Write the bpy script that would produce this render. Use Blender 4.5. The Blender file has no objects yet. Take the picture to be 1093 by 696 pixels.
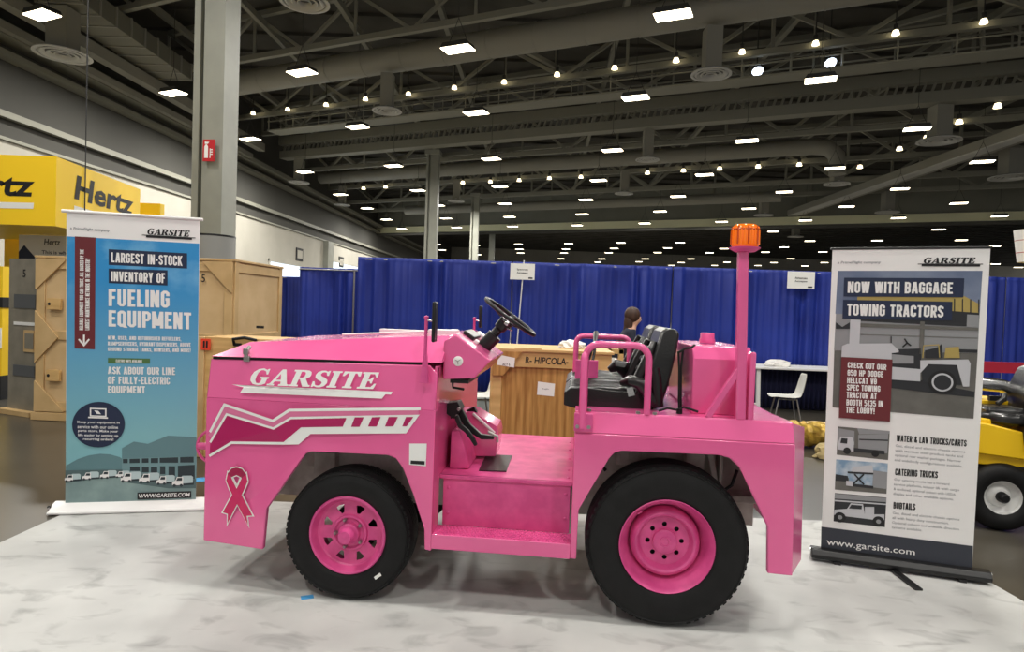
import bpy, bmesh, math, random
from mathutils import Vector, Matrix, geometry
random.seed(7)
R = math.radians
SC = bpy.context.scene
COL = SC.collection

# ---------------------------------------------------------------- materials
def lin(c):
    return tuple(((x/255)/12.92 if x/255 <= .04045 else ((x/255+.055)/1.055)**2.4) for x in c)

MATS = {}
def mat(name, rgb, rough=.5, metal=0., rgb2=None, scale=5., detail=4., emit=0., coat=0., spec=.5,
        stretch=None, lo=.35, hi=.65, bump=0., bscale=60., kind='noise', alpha=None, trans=0.):
    m = bpy.data.materials.new(name); m.use_nodes = True
    nt = m.node_tree; b = nt.nodes['Principled BSDF']
    c = (*lin(rgb), 1)
    b.inputs['Base Color'].default_value = c
    b.inputs['Roughness'].default_value = rough
    b.inputs['Metallic'].default_value = metal
    b.inputs['Specular IOR Level'].default_value = spec
    b.inputs['Coat Weight'].default_value = coat
    b.inputs['Coat Roughness'].default_value = .08
    b.inputs['Transmission Weight'].default_value = trans
    if emit:
        b.inputs['Emission Color'].default_value = c
        b.inputs['Emission Strength'].default_value = emit
        m.cycles.emission_sampling = 'NONE'
    if rgb2 or bump:
        tc = nt.nodes.new('ShaderNodeTexCoord'); mp = nt.nodes.new('ShaderNodeMapping')
        nt.links.new(tc.outputs['Object'], mp.inputs['Vector'])
        if stretch: mp.inputs['Scale'].default_value = stretch
    if rgb2:
        if kind == 'wave':
            n = nt.nodes.new('ShaderNodeTexWave'); n.inputs['Scale'].default_value = scale
            n.inputs['Distortion'].default_value = detail; n.inputs['Detail'].default_value = 3
        else:
            n = nt.nodes.new('ShaderNodeTexNoise'); n.inputs['Scale'].default_value = scale
            n.inputs['Detail'].default_value = detail
        nt.links.new(mp.outputs['Vector'], n.inputs['Vector'])
        r = nt.nodes.new('ShaderNodeValToRGB')
        r.color_ramp.elements[0].position = lo; r.color_ramp.elements[1].position = hi
        r.color_ramp.elements[0].color = c; r.color_ramp.elements[1].color = (*lin(rgb2), 1)
        nt.links.new(n.outputs['Fac'], r.inputs['Fac'])
        nt.links.new(r.outputs['Color'], b.inputs['Base Color'])
    if bump:
        n2 = nt.nodes.new('ShaderNodeTexNoise'); n2.inputs['Scale'].default_value = bscale
        nt.links.new(mp.outputs['Vector'], n2.inputs['Vector'])
        bp = nt.nodes.new('ShaderNodeBump'); bp.inputs['Strength'].default_value = bump
        bp.inputs['Distance'].default_value = .01
        nt.links.new(n2.outputs['Fac'], bp.inputs['Height'])
        nt.links.new(bp.outputs['Normal'], b.inputs['Normal'])
    MATS[name] = m
    return m

PINK = (234, 100, 158)
mat('pink_paint', PINK, .24, coat=.6, rgb2=(227, 92, 152), scale=2.2, bump=.03, bscale=150)
mat('pink_matt', (224, 90, 152), .42, rgb2=(204, 70, 134), scale=9)
mat('magenta_decal', (176, 20, 92), .35)
mat('band_decal', (222, 118, 160), .4)
mat('white_decal', (240, 240, 238), .4)
mat('ribbon_decal', (206, 30, 96), .35)
mat('ribbon_dark', (160, 18, 72), .35)
mat('rubber', (13, 13, 14), .6, rgb2=(20, 20, 21), scale=12, bump=.1, bscale=200, spec=.3)
mat('black_plastic', (18, 18, 20), .4)
mat('black_vinyl', (11, 11, 12), .3, coat=.12, bump=.12, bscale=90)
mat('black_metal', (22, 22, 24), .45, metal=.3)
mat('frame_grey', (214, 210, 202), .6, rgb2=(170, 162, 154), scale=7)
mat('chrome', (215, 215, 215), .2, metal=1.)
mat('zinc', (160, 158, 155), .4, metal=.8)
mat('amber_lens', (250, 120, 10), .15, emit=.2, coat=.8)
mat('amber_dark', (190, 70, 5), .2, emit=.1, coat=.8)
mat('paper', (240, 240, 236), .6)
mat('ink', (20, 20, 22), .6)
mat('white_satin', (232, 232, 230), .45)
mat('navy_print', (26, 38, 66), .5)
mat('maroon_print', (102, 34, 40), .5)
mat('green_print', (74, 112, 62), .5)
mat('dark_footer', (48, 52, 62), .5)
mat('grey_text', (130, 132, 138), .6)
mat('print_roof', (92, 128, 134), .5)
mat('print_wall', (108, 142, 146), .5)
mat('print_dark', (34, 48, 54), .5)
mat('print_mid', (78, 100, 102), .5)
mat('print_pale', (178, 198, 200), .5)
mat('print_yard', (132, 156, 154), .5, rgb2=(112, 136, 136), scale=6)
mat('photo_sky', (84, 98, 128), .5, rgb2=(122, 134, 156), scale=3)
mat('photo_ground', (104, 103, 98), .5, rgb2=(92, 91, 86), scale=8)
mat('photo_wall', (140, 142, 144), .5)
mat('photo_white', (190, 192, 196), .5)
mat('photo_dark', (36, 38, 42), .5)
mat('photo_ochre', (170, 150, 84), .5)
mat('photo_blue', (118, 150, 178), .5, rgb2=(188, 200, 208), scale=14)
mat('floor_concrete', (78, 74, 66), .3, rgb2=(58, 55, 49), scale=.7, detail=8, lo=.3, hi=.7)
mat('yellow_paint', (240, 196, 24), .4)
mat('yellow_sign', (255, 212, 30), .5)
mat('steel_grey', (150, 151, 140), .5, rgb2=(140, 141, 131), scale=1.5)
mat('column_wrap', (140, 140, 136), .6)
mat('red_sign', (190, 30, 40), .5)
mat('orange_label', (235, 70, 40), .5)
mat('plywood', (200, 152, 86), .55, rgb2=(150, 102, 46), scale=3., detail=6., stretch=(9., 9., .6), lo=.35, hi=.68)
mat('crate_board', (216, 178, 118), .6, rgb2=(198, 158, 98), scale=4, stretch=(.4, 4, 4))
mat('tan_ply', (214, 184, 138), .7, rgb2=(202, 170, 122), scale=3, detail=6)
mat('tan_batten', (206, 174, 124), .7, rgb2=(192, 160, 110), scale=4)
mat('grey_panel', (138, 132, 118), .7, rgb2=(122, 117, 104), scale=4)
mat('slate_patch', (88, 90, 92), .7)
mat('drape_blue', (22, 48, 146), .6, rgb2=(16, 38, 128), scale=1.2, bump=.1, bscale=30)
mat('skirt_navy', (16, 20, 60), .8)
mat('truss_paint', (140, 139, 126), .6)
mat('duct_metal', (150, 148, 136), .5)
mat('duct_rib', (122, 120, 106), .55, rgb2=(82, 80, 70), scale=3.2, kind='wave', detail=0., stretch=(0, 1, 0), lo=.3, hi=.6)
mat('ceiling_dark', (84, 82, 75), .85, rgb2=(70, 68, 62), scale=.5)
mat('wall_dark', (76, 75, 70), .85)
mat('blue_tape', (70, 150, 205), .6)
mat('wall_white', (182, 178, 166), .8, rgb2=(172, 168, 156), scale=.4)
mat('fascia_paint', (134, 134, 122), .8, rgb2=(122, 122, 110), scale=.2)
mat('fascia_lamplit_tint', (236, 234, 196), .8)  # pale tint that paints in the lamplight along the header lip
mat('diffuser_white', (206, 206, 200), .5)
mat('diffuser_dark', (108, 108, 104), .6)
mat('lamp_glow', (255, 240, 206), .4, emit=9.)
mat('spot_glow', (255, 236, 190), .4, emit=5.)
mat('cool_glow', (225, 238, 255), .4, emit=6.)
mat('lit_window', (225, 238, 250), .4, emit=1.)
mat('lamp_body', (60, 60, 58), .6)
mat('skin', (222, 176, 152), .5)
mat('hair', (74, 48, 36), .6, rgb2=(54, 34, 26), scale=20, stretch=(1, 1, .1))
mat('navy_cloth', (34, 38, 54), .85)
mat('jeans', (48, 62, 92), .85, rgb2=(60, 76, 108), scale=30)
mat('grey_cloth', (150, 158, 158), .8)
mat('gold_foil', (200, 166, 70), .35, metal=.35, rgb2=(140, 110, 44), scale=14, bump=.9, bscale=18)
mat('beige_cloth', (176, 158, 112), .9)
mat('plastic_bag', (232, 230, 226), .35, bump=.8, bscale=25)
mat('chair_white', (214, 214, 206), .45)
mat('red_board', (176, 30, 56), .5)

def gradient_mat(name, c0, c1, z0, z1, cloud):
    m = bpy.data.materials.new(name); m.use_nodes = True
    nt = m.node_tree; b = nt.nodes['Principled BSDF']; b.inputs['Roughness'].default_value = .5
    tc = nt.nodes.new('ShaderNodeTexCoord'); sx = nt.nodes.new('ShaderNodeSeparateXYZ')
    mr = nt.nodes.new('ShaderNodeMapRange')
    nt.links.new(tc.outputs['Object'], sx.inputs[0]); nt.links.new(sx.outputs['Z'], mr.inputs['Value'])
    mr.inputs['From Min'].default_value = z0; mr.inputs['From Max'].default_value = z1
    mx = nt.nodes.new('ShaderNodeMixRGB'); mx.inputs[1].default_value = (*lin(c0), 1); mx.inputs[2].default_value = (*lin(c1), 1)
    nt.links.new(mr.outputs[0], mx.inputs[0])
    n = nt.nodes.new('ShaderNodeTexNoise'); n.inputs['Scale'].default_value = 3.; n.inputs['Detail'].default_value = 6
    r = nt.nodes.new('ShaderNodeValToRGB'); r.color_ramp.elements[0].position = .5; r.color_ramp.elements[1].position = .72
    nt.links.new(tc.outputs['Object'], n.inputs['Vector']); nt.links.new(n.outputs['Fac'], r.inputs['Fac'])
    mr2 = nt.nodes.new('ShaderNodeMapRange'); mr2.inputs['From Min'].default_value = 1.35; mr2.inputs['From Max'].default_value = 1.8
    mr2.inputs['To Max'].default_value = .6
    nt.links.new(sx.outputs['Z'], mr2.inputs['Value'])
    mu = nt.nodes.new('ShaderNodeMath'); mu.operation = 'MULTIPLY'
    nt.links.new(r.outputs['Color'], mu.inputs[0]); nt.links.new(mr2.outputs[0], mu.inputs[1])
    mx2 = nt.nodes.new('ShaderNodeMixRGB'); mx2.inputs[2].default_value = (*lin(cloud), 1)
    nt.links.new(mx.outputs[0], mx2.inputs[1]); nt.links.new(mu.outputs[0], mx2.inputs[0])
    nt.links.new(mx2.outputs[0], b.inputs['Base Color'])
    MATS[name] = m
gradient_mat('sky_print', (124, 178, 186), (44, 140, 200), .55, 1.7, (150, 205, 232))

def mat_floor_covering():
    m = bpy.data.materials.new('floor_covering'); m.use_nodes = True
    nt = m.node_tree; b = nt.nodes['Principled BSDF']; b.inputs['Roughness'].default_value = .55
    tc = nt.nodes.new('ShaderNodeTexCoord')
    n1 = nt.nodes.new('ShaderNodeTexNoise'); n1.inputs['Scale'].default_value = 1.3; n1.inputs['Detail'].default_value = 5
    n2 = nt.nodes.new('ShaderNodeTexNoise'); n2.inputs['Scale'].default_value = 4.5; n2.inputs['Detail'].default_value = 7; n2.inputs['Distortion'].default_value = .6
    mp = nt.nodes.new('ShaderNodeMapping'); mp.inputs['Scale'].default_value = (.8, 1.5, 1)
    nt.links.new(tc.outputs['Object'], n1.inputs['Vector']); nt.links.new(tc.outputs['Object'], mp.inputs['Vector']); nt.links.new(mp.outputs[0], n2.inputs['Vector'])
    r1 = nt.nodes.new('ShaderNodeValToRGB'); r1.color_ramp.elements[0].position = .35; r1.color_ramp.elements[1].position = .7
    r1.color_ramp.elements[0].color = (*lin((200, 201, 198)), 1); r1.color_ramp.elements[1].color = (*lin((172, 173, 171)), 1)
    r2 = nt.nodes.new('ShaderNodeValToRGB'); r2.color_ramp.elements[0].position = .54; r2.color_ramp.elements[1].position = .74
    r2.color_ramp.elements[0].color = (1, 1, 1, 1); r2.color_ramp.elements[1].color = (.30, .30, .31, 1)
    nt.links.new(n1.outputs['Fac'], r1.inputs['Fac']); nt.links.new(n2.outputs['Fac'], r2.inputs['Fac'])
    mx = nt.nodes.new('ShaderNodeMixRGB'); mx.blend_type = 'MULTIPLY'; mx.inputs[0].default_value = .6
    nt.links.new(r1.outputs[0], mx.inputs[1]); nt.links.new(r2.outputs[0], mx.inputs[2])
    nt.links.new(mx.outputs[0], b.inputs['Base Color'])
    MATS['floor_covering'] = m
mat_floor_covering()

# ---------------------------------------------------------------- mesh builder
def fnR_(x, z): return max(0., (z-.975)/.103)*.04

class MB:
    def __init__(s, mat='pink_paint'): s.v = []; s.f = []; s.m = []; s.cur = mat; s.names = []
    def mi(s, m):
        m = m or s.cur
        if m not in s.names: s.names.append(m)
        return s.names.index(m)
    def add(s, vs, fs, m=None):
        o = len(s.v); s.v += [tuple(v) for v in vs]; i = s.mi(m)
        for f in fs: s.f.append([o+k for k in f]); s.m.append(i)
        return s
    def box(s, a, b, m=None):
        x0, y0, z0 = a; x1, y1, z1 = b
        vs = [(x0,y0,z0),(x1,y0,z0),(x1,y1,z0),(x0,y1,z0),(x0,y0,z1),(x1,y0,z1),(x1,y1,z1),(x0,y1,z1)]
        return s.add(vs, [(0,3,2,1),(4,5,6,7),(0,1,5,4),(1,2,6,5),(2,3,7,6),(3,0,4,7)], m)
    def beam(s, p, q, w, h, m=None, up=(0,0,1)):
        p = Vector(p); q = Vector(q); d = (q-p).normalized(); u = Vector(up)
        if abs(d.dot(u)) > .98: u = Vector((0,1,0))
        a = d.cross(u).normalized()*w/2; b = a.cross(d).normalized()*h/2
        vs = []
        for c in (p, q): vs += [c-a-b, c+a-b, c+a+b, c-a+b]
        return s.add(vs, [(3,2,1,0),(4,5,6,7),(0,1,5,4),(1,2,6,5),(2,3,7,6),(3,0,4,7)], m)
    def tube(s, pts, r, m=None, n=12, cap=True):
        pts = [Vector(p) for p in pts]; rs = r if isinstance(r, (list, tuple)) else [r]*len(pts)
        vs = []; fs = []; prev = None
        for i, p in enumerate(pts):
            d = (pts[min(i+1, len(pts)-1)]-pts[max(i-1, 0)]).normalized()
            if prev is None:
                u = Vector((0,0,1)) if abs(d.z) < .9 else Vector((0,1,0))
                a = d.cross(u).normalized()
            else: a = (prev-d*prev.dot(d)).normalized()
            prev = a; b = d.cross(a)
            for k in range(n):
                t = 2*math.pi*k/n; vs.append(p+(a*math.cos(t)+b*math.sin(t))*rs[i])
        for i in range(len(pts)-1):
            for k in range(n):
                k2 = (k+1) % n; fs.append((i*n+k, i*n+k2, (i+1)*n+k2, (i+1)*n+k))
        if cap: fs.append(tuple(range(n-1, -1, -1))); fs.append(tuple(range((len(pts)-1)*n, len(pts)*n)))
        return s.add(vs, fs, m)
    def lathe(s, prof, c, ax, m=None, n=32, closed=False):
        ax = Vector(ax).normalized(); u = Vector((0,0,1)) if abs(ax.z) < .9 else Vector((1,0,0))
        a = ax.cross(u).normalized(); b = ax.cross(a); c = Vector(c); vs = []; fs = []
        for (r, h) in prof:
            for k in range(n):
                t = 2*math.pi*k/n; vs.append(c+ax*h+(a*math.cos(t)+b*math.sin(t))*max(r, 1e-4))
        L = len(prof); rng = range(L) if closed else range(L-1)
        for i in rng:
            j = (i+1) % L
            for k in range(n):
                k2 = (k+1) % n; fs.append((i*n+k, i*n+k2, j*n+k2, j*n+k))
        return s.add(vs, fs, m)
    def prism(s, loops, fn, thick, m=None, mp=None):
        """polygon (x,z) with holes; front at y=fn(x,z), back at +thick"""
        if not isinstance(loops[0][0], (tuple, list)): loops = [loops]
        ng = thick and fn is fnR_
        tri = geometry.tessellate_polygon([[Vector((p[0], p[1], 0)) for p in l] for l in loops])
        flat = [p for l in loops for p in l]; n = len(flat); vs = []
        mp = mp or (lambda x, y, z: (x, y, z))
        for t in ((0, thick) if thick else (0,)):
            vs += [mp(p[0], fn(p[0], p[1])+t, p[1]) for p in flat]
        if ng: tri = [tuple(range(n))]
        fs = [tuple(t) for t in tri]
        if thick:
            fs += [tuple(k+n for k in reversed(t)) for t in tri]
            o = 0
            for l in loops:
                for i in range(len(l)):
                    j = (i+1) % len(l); fs.append((o+i, o+j, o+j+n, o+i+n))
                o += len(l)
        return s.add(vs, fs, m)
    def flat(s, loops, y, m=None, fn=None):
        return s.prism(loops, fn or (lambda x, z: y), 0, m)
    def line(s, pts, w, fn, m=None):
        """a painted line of width w along pts (x,z)"""
        n = len(pts); L = []; Rr = []
        for i in range(n):
            a = Vector(pts[max(i-1, 0)]); b = Vector(pts[i]); c = Vector(pts[min(i+1, n-1)])
            d1 = (b-a).normalized() if i > 0 else (c-b).normalized(); d2 = (c-b).normalized() if i < n-1 else d1
            t = (d1+d2).normalized(); nn = Vector((-t.y, t.x)); k = w/2/max(.35, nn.dot(Vector((-d1.y, d1.x))))
            L.append(b+nn*k); Rr.append(b-nn*k)
        for i in range(n-1):
            q = [L[i], L[i+1], Rr[i+1], Rr[i]]
            s.add([(p.x, fn(p.x, p.y), p.y) for p in q], [(0, 1, 2, 3)], m)
        return s
    def text(s, txt, x0, x1, z0, z1, fn, m=None, bold=.012, quad=None, shear=0., rot=0, align='CENTER', cond=0):
        vs, fs = cond_mesh(txt, cond) if cond else text_mesh(txt, bold, shear, align)
        xs = [v[0] for v in vs]; ys = [v[1] for v in vs]; a, b, c, d = min(xs), max(xs), min(ys), max(ys)
        out = []
        for v_ in vs:
            x, y = v_[:2]; dn = .00025*v_[2] if len(v_) > 2 else 0
            p = (x-a)/(b-a); q = (y-c)/(d-c)
            if rot: p, q = 1-q, p
            if quad:   # bl, br, tr, tl corners
                B = [(1-p)*quad[0][k]+p*quad[1][k] for k in (0, 1)]; T = [(1-p)*quad[3][k]+p*quad[2][k] for k in (0, 1)]
                X, Z = (1-q)*B[0]+q*T[0], (1-q)*B[1]+q*T[1]
            else: X, Z = x0+p*(x1-x0), z0+q*(z1-z0)
            out.append((X, fn(X, Z)-dn, Z))
        return s.add(out, fs, m)
    def letters(s, word, bl, br, h, fn, m=None, shear=.28):
        """serif capitals drawn from outlines, set between bl and br with cap height h"""
        gap = .5; tot = 0
        for ch in word: tot += ADV[ch]+gap
        tot -= gap; tot += shear*10
        dx = Vector((br[0]-bl[0], br[1]-bl[1])); o = 0; k = h/10
        for ch in word:
            loops = []
            for l in GLY[ch]:
                loops.append([(bl[0]+dx.x*((o+x+shear*y)/tot), bl[1]+dx.y*((o+x)/tot)+y*k) for x, y in l])
            s.prism(loops, fn, 0, m); o += ADV[ch]+gap
        return s
    def build(s, name, parent=None, smooth=True, bevel=0., sub=0, angle=38, seg=2):
        me = bpy.data.meshes.new(name)
        me.from_pydata(s.v, [], s.f)
        for n in s.names: me.materials.append(MATS[n])
        me.polygons.foreach_set('material_index', s.m)
        bm = bmesh.new(); bm.from_mesh(me)
        bmesh.ops.recalc_face_normals(bm, faces=bm.faces); bm.to_mesh(me); bm.free()
        if smooth:
            me.polygons.foreach_set('use_smooth', [True]*len(me.polygons)); me.set_sharp_from_angle(angle=R(angle))
        me.update()
        o = bpy.data.objects.new(name, me); COL.objects.link(o)
        if parent: o.parent = parent
        if bevel:
            b = o.modifiers.new('bevel', 'BEVEL'); b.width = bevel; b.segments = seg; b.limit_method = 'ANGLE'; b.angle_limit = R(40)
            b.harden_normals = False
        if sub:
            b = o.modifiers.new('sub', 'SUBSURF'); b.levels = sub; b.render_levels = sub
        return o

def _cf():
    L, Rr, B, Tt, c, M = .7, 2.7, .7, 7.3, .65, 4.1
    O = [(L+c,B),(Rr-c,B),(Rr,B+c),(Rr,Tt-c),(Rr-c,Tt),(L+c,Tt),(L,Tt-c),(L,B+c)]
    C = [(Rr,B+2.1),(Rr,B+c),(Rr-c,B),(L+c,B),(L,B+c),(L,Tt-c),(L+c,Tt),(Rr-c,Tt),(Rr,Tt-c),(Rr,Tt-2.1)]
    P_ = [(L,M-.3),(Rr-c,M-.3),(Rr,M-.3+c),(Rr,Tt-c),(Rr-c,Tt),(L,Tt)]
    g = {
    'A': (3.6, [([(.65,0),(1.55,8)],0), ([(2.95,0),(2.05,8)],0), ([(1.,2.1),(2.6,2.1)],0)]),
    'B': (3.4, [([(L,B),(Rr-c,B),(Rr,B+c),(Rr,M-.4-.3),(Rr-.5,M),(Rr,M+.6),(Rr,Tt-c),(Rr-c,Tt),(L,Tt)],0), ([(L,M),(Rr-.5,M)],0), ([(L,0),(L,8)],0)]),
    'C': (3.4, [(C,0)]),
    'D': (3.4, [([(L,B),(Rr-c,B),(Rr,B+c),(Rr,Tt-c),(Rr-c,Tt),(L,Tt)],0), ([(L,0),(L,8)],0)]),
    'E': (3.0, [([(L,0),(L,8)],0), ([(L,B),(2.9,B)],0), ([(L,M),(2.6,M)],0), ([(L,Tt),(2.9,Tt)],0)]),
    'F': (2.9, [([(L,0),(L,8)],0), ([(L,M),(2.5,M)],0), ([(L,Tt),(2.8,Tt)],0)]),
    'G': (3.4, [([(Rr,Tt-1.9),(Rr,Tt-c),(Rr-c,Tt),(L+c,Tt),(L,Tt-c),(L,B+c),(L+c,B),(Rr-c,B),(Rr,B+c),(Rr,M-.2),(1.8,M-.2)],0)]),
    'H': (3.4, [([(L,0),(L,8)],0), ([(Rr,0),(Rr,8)],0), ([(L,M),(Rr,M)],0)]),
    'I': (1.4, [([(L,0),(L,8)],0)]),
    'J': (2.6, [([(.1,B),(1.3,B),(1.9,B+c),(1.9,8)],0)]),
    'K': (3.5, [([(L,0),(L,8)],0), ([(2.95,8),(L+.2,3.4)],0), ([(1.5,4.4),(3.,0)],0)]),
    'L': (2.8, [([(L,0),(L,8)],0), ([(L,B),(2.7,B)],0)]),
    'M': (4.6, [([(L,0),(L,8)],0), ([(3.9,0),(3.9,8)],0), ([(.85,8),(2.15,1.2)],0), ([(3.75,8),(2.45,1.2)],0)]),
    'N': (3.6, [([(L,0),(L,8)],0), ([(2.9,0),(2.9,8)],0), ([(.85,8),(2.75,0)],0)]),
    'O': (3.4, [(O,1)]),
    'P': (3.3, [(P_,0), ([(L,0),(L,8)],0)]),
    'Q': (3.4, [(O,1), ([(1.9,1.6),(3.2,-.3)],0)]),
    'R': (3.4, [(P_,0), ([(L,0),(L,8)],0), ([(1.8,M-.3),(2.8,0)],0)]),
    'S': (3.3, [([(L,2.3),(L,B+c),(L+c,B),(2.6-c,B),(2.6,B+c),(2.6,2.9),(L,5.3),(L,Tt-c),(L+c,Tt),(2.6-c,Tt),(2.6,Tt-c),(2.6,5.8)],0)]),
    'T': (3.1, [([(1.55,0),(1.55,8)],0), ([(0.05,Tt),(3.05,Tt)],0)]),
    'U': (3.4, [([(L,8),(L,B+c),(L+c,B),(Rr-c,B),(Rr,B+c),(Rr,8)],0)]),
    'V': (3.5, [([(.65,8),(1.55,0)],0), ([(2.95,8),(2.05,0)],0)]),
    'W': (5.0, [([(.65,8),(1.4,0)],0), ([(2.35,8),(1.65,0)],0), ([(2.65,8),(3.35,0)],0), ([(4.35,8),(3.6,0)],0)]),
    'X': (3.5, [([(.6,8),(2.9,0)],0), ([(2.9,8),(.6,0)],0)]),
    'Y': (3.4, [([(.65,8),(1.65,3.4)],0), ([(2.75,8),(1.75,3.4)],0), ([(1.7,0),(1.7,3.9)],0)]),
    'Z': (3.1, [([(.3,Tt),(2.5,Tt),(.6,B),(2.9,B)],0)]),
    '0': (3.4, [(O,1)]), '8': (3.4, [(O,1), ([(L,M),(Rr,M)],0)]),
    '1': (2.2, [([(1.4,0),(1.4,8)],0), ([(.2,6.2),(1.2,7.2)],0)]),
    '5': (3.4, [([(L,2.2),(L,B+c),(L+c,B),(Rr-c,B),(Rr,B+c),(Rr,M),(Rr-c,4.7),(L,4.7),(L,Tt),(Rr,Tt)],0)]),
    '3': (3.4, [([(L,2.2),(L,B+c),(L+c,B),(Rr-c,B),(Rr,B+c),(Rr,M-.6),(2.,M+.1),(Rr,M+.8),(Rr,Tt-c),(Rr-c,Tt),(L+c,Tt),(L,Tt-c),(L,5.9)],0)]),
    '&': (3.6, [([(3.3,.2),(1.,5.6),(1.,Tt-c),(1.9,Tt),(2.5,Tt-c),(2.4,5.6),(.8,3.2),(.8,B+c),(1.6,B),(2.6,1.2),(3.2,3.6)],0)]),
    '-': (2.2, [([(.3,3.6),(1.9,3.6)],0)]), '/': (2.8, [([(.4,0),(2.4,8)],0)]),
    ',': (1.3, [([(.75,.8),(.5,-1.1)],0)]), '.': (1.3, [([(.65,0),(.65,1.2)],0)]), '!': (1.5, [([(.75,2.4),(.75,8)],0), ([(.75,0),(.75,1.3)],0)]),
    ' ': (1.9, []),}
    return g
CF = _cf()
def cond_mesh(txt, wt):
    vs = []; fs = []; o = 0.
    for ch in txt:
        adv, strokes = CF[ch]
        for sn, (pts, closed) in enumerate(strokes):
            P_ = [Vector(p) for p in pts]; n = len(P_)
            if n == 2 and abs(P_[0].y-P_[1].y) > .5:
                d = P_[1]-P_[0]; h = wt/2*min(1.5, d.length/abs(d.y)); s0 = len(vs)
                for q, e in ((0,-h),(0,h),(1,h),(1,-h)): vs.append((P_[q].x+e+o, P_[q].y, sn))
                fs.append((s0, s0+1, s0+2, s0+3)); continue
            A_ = []; B_ = []
            for i in range(n):
                a = P_[i-1] if (i > 0 or closed) else P_[i]; c = P_[(i+1) % n] if (i < n-1 or closed) else P_[i]
                d1 = (P_[i]-a).normalized() if (P_[i]-a).length > 0 else (c-P_[i]).normalized()
                d2 = (c-P_[i]).normalized() if (c-P_[i]).length > 0 else d1
                t = (d1+d2); t = t.normalized() if t.length > .05 else d1; nn = Vector((-t.y, t.x)); k = wt/2/max(.55, nn.dot(Vector((-d1.y, d1.x))))
                A_.append(P_[i]+nn*k); B_.append(P_[i]-nn*k)
            for i in range(n if closed else n-1):
                j = (i+1) % n; s0 = len(vs)
                for q in (A_[i], A_[j], B_[j], B_[i]): vs.append((q.x+o, q.y, sn))
                fs.append((s0, s0+1, s0+2, s0+3))
        o += adv+.45
    return vs, fs

TX = {}
def text_mesh(txt, bold, shear, align):
    key = (txt, bold, shear, align)
    if key in TX: return TX[key]
    c = bpy.data.curves.new('lettering', 'FONT'); c.body = txt; c.align_x = align
    c.offset = bold; c.shear = shear; c.resolution_u = 2; c.fill_mode = 'FRONT'
    o = bpy.data.objects.new('lettering', c); COL.objects.link(o)
    dg = bpy.context.evaluated_depsgraph_get(); dg.update()
    e = o.evaluated_get(dg); me = e.to_mesh()
    vs = [(v.co.x, v.co.y) for v in me.vertices]; fs = [tuple(p.vertices) for p in me.polygons]
    e.to_mesh_clear(); bpy.data.objects.remove(o); bpy.data.curves.remove(c)
    TX[key] = (vs, fs); return TX[key]

GLY = {
'G': [[(5.8,-.2),(8.2,.2),(9.8,1.0),(9.8,3.8),(10.6,4.1),(10.6,5),(5.8,5),(5.8,4.1),(6.9,3.8),(6.9,1.4),(6,1),(4.6,1.2),(3.5,2.8),(3.3,5),(3.6,7.4),(4.6,8.9),(6,9.1),(7.6,8.4),(8.5,6.6),(9.4,6.6),(9.4,10),(8.6,10),(8,9.4),(5.8,10.2),(3,9.6),(1,7.8),(.2,5),(.8,2.4),(2.8,.4)]],
'A': [[(0,0),(4,0),(4,.9),(3.1,1.1),(3.6,2.6),(6.8,2.6),(7.2,1.1),(6.2,.9),(6.2,0),(11.6,0),(11.6,.9),(10.6,1.2),(7.2,10),(5.2,10),(1.6,1.6),(.9,1),(0,.9)],[(4,3.6),(6.5,3.6),(5.3,7.2)]],
'R': [[(0,0),(5,0),(5,.9),(4,1.1),(4,4.4),(4.6,4.4),(7.4,0),(11.2,0),(11.2,.9),(10.2,1.1),(7.6,4.9),(9.4,6),(9.6,7.4),(9.2,8.9),(7.8,9.8),(6,10),(0,10),(0,9.1),(1.1,8.9),(1.1,1.1),(0,.9)],[(4,5.4),(5.6,5.4),(6.5,6.2),(6.6,7.2),(6.4,8.4),(5.5,9),(4,9)]],
'S': [[(.6,0),(1.4,0),(1.9,.6),(3.6,-.1),(5.4,-.1),(7.4,.8),(8.2,2.6),(7.8,4.4),(6.2,5.7),(3.9,6.7),(3.2,7.6),(3.6,8.7),(4.6,9.1),(5.9,8.8),(6.7,7),(7.6,7),(7.6,10),(6.9,10),(6.4,9.5),(4.8,10.1),(3,10),(1.2,9),(.6,7.3),(1,5.8),(2.4,4.6),(4.8,3.5),(5.5,2.5),(5,1.3),(3.9,.9),(2.4,1.3),(1.4,3.4),(.5,3.4)]],
'I': [[(0,0),(5.2,0),(5.2,.9),(4.1,1.1),(4.1,8.9),(5.2,9.1),(5.2,10),(0,10),(0,9.1),(1.1,8.9),(1.1,1.1),(0,.9)]],
'T': [[(2.4,0),(7.4,0),(7.4,.9),(6.4,1.1),(6.4,8.9),(7.4,8.9),(8.6,7.2),(9.6,7.2),(9.4,10),(.4,10),(.2,7.2),(1.2,7.2),(2.4,8.9),(3.4,8.9),(3.4,1.1),(2.4,.9)]],
'E': [[(0,0),(8.6,0),(9,3.2),(8,3.2),(6.8,1.1),(4.1,1.1),(4.1,4.6),(5.2,4.6),(5.8,3.3),(6.6,3.3),(6.6,7),(5.8,7),(5.2,5.7),(4.1,5.7),(4.1,8.9),(6.4,8.9),(7.6,7),(8.5,7),(8.2,10),(0,10),(0,9.1),(1.1,8.9),(1.1,1.1),(0,.9)]]}
ADV = {'G':10.4,'A':11.2,'R':10.8,'S':8.2,'I':5.2,'T':9.6,'E':8.8}

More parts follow.
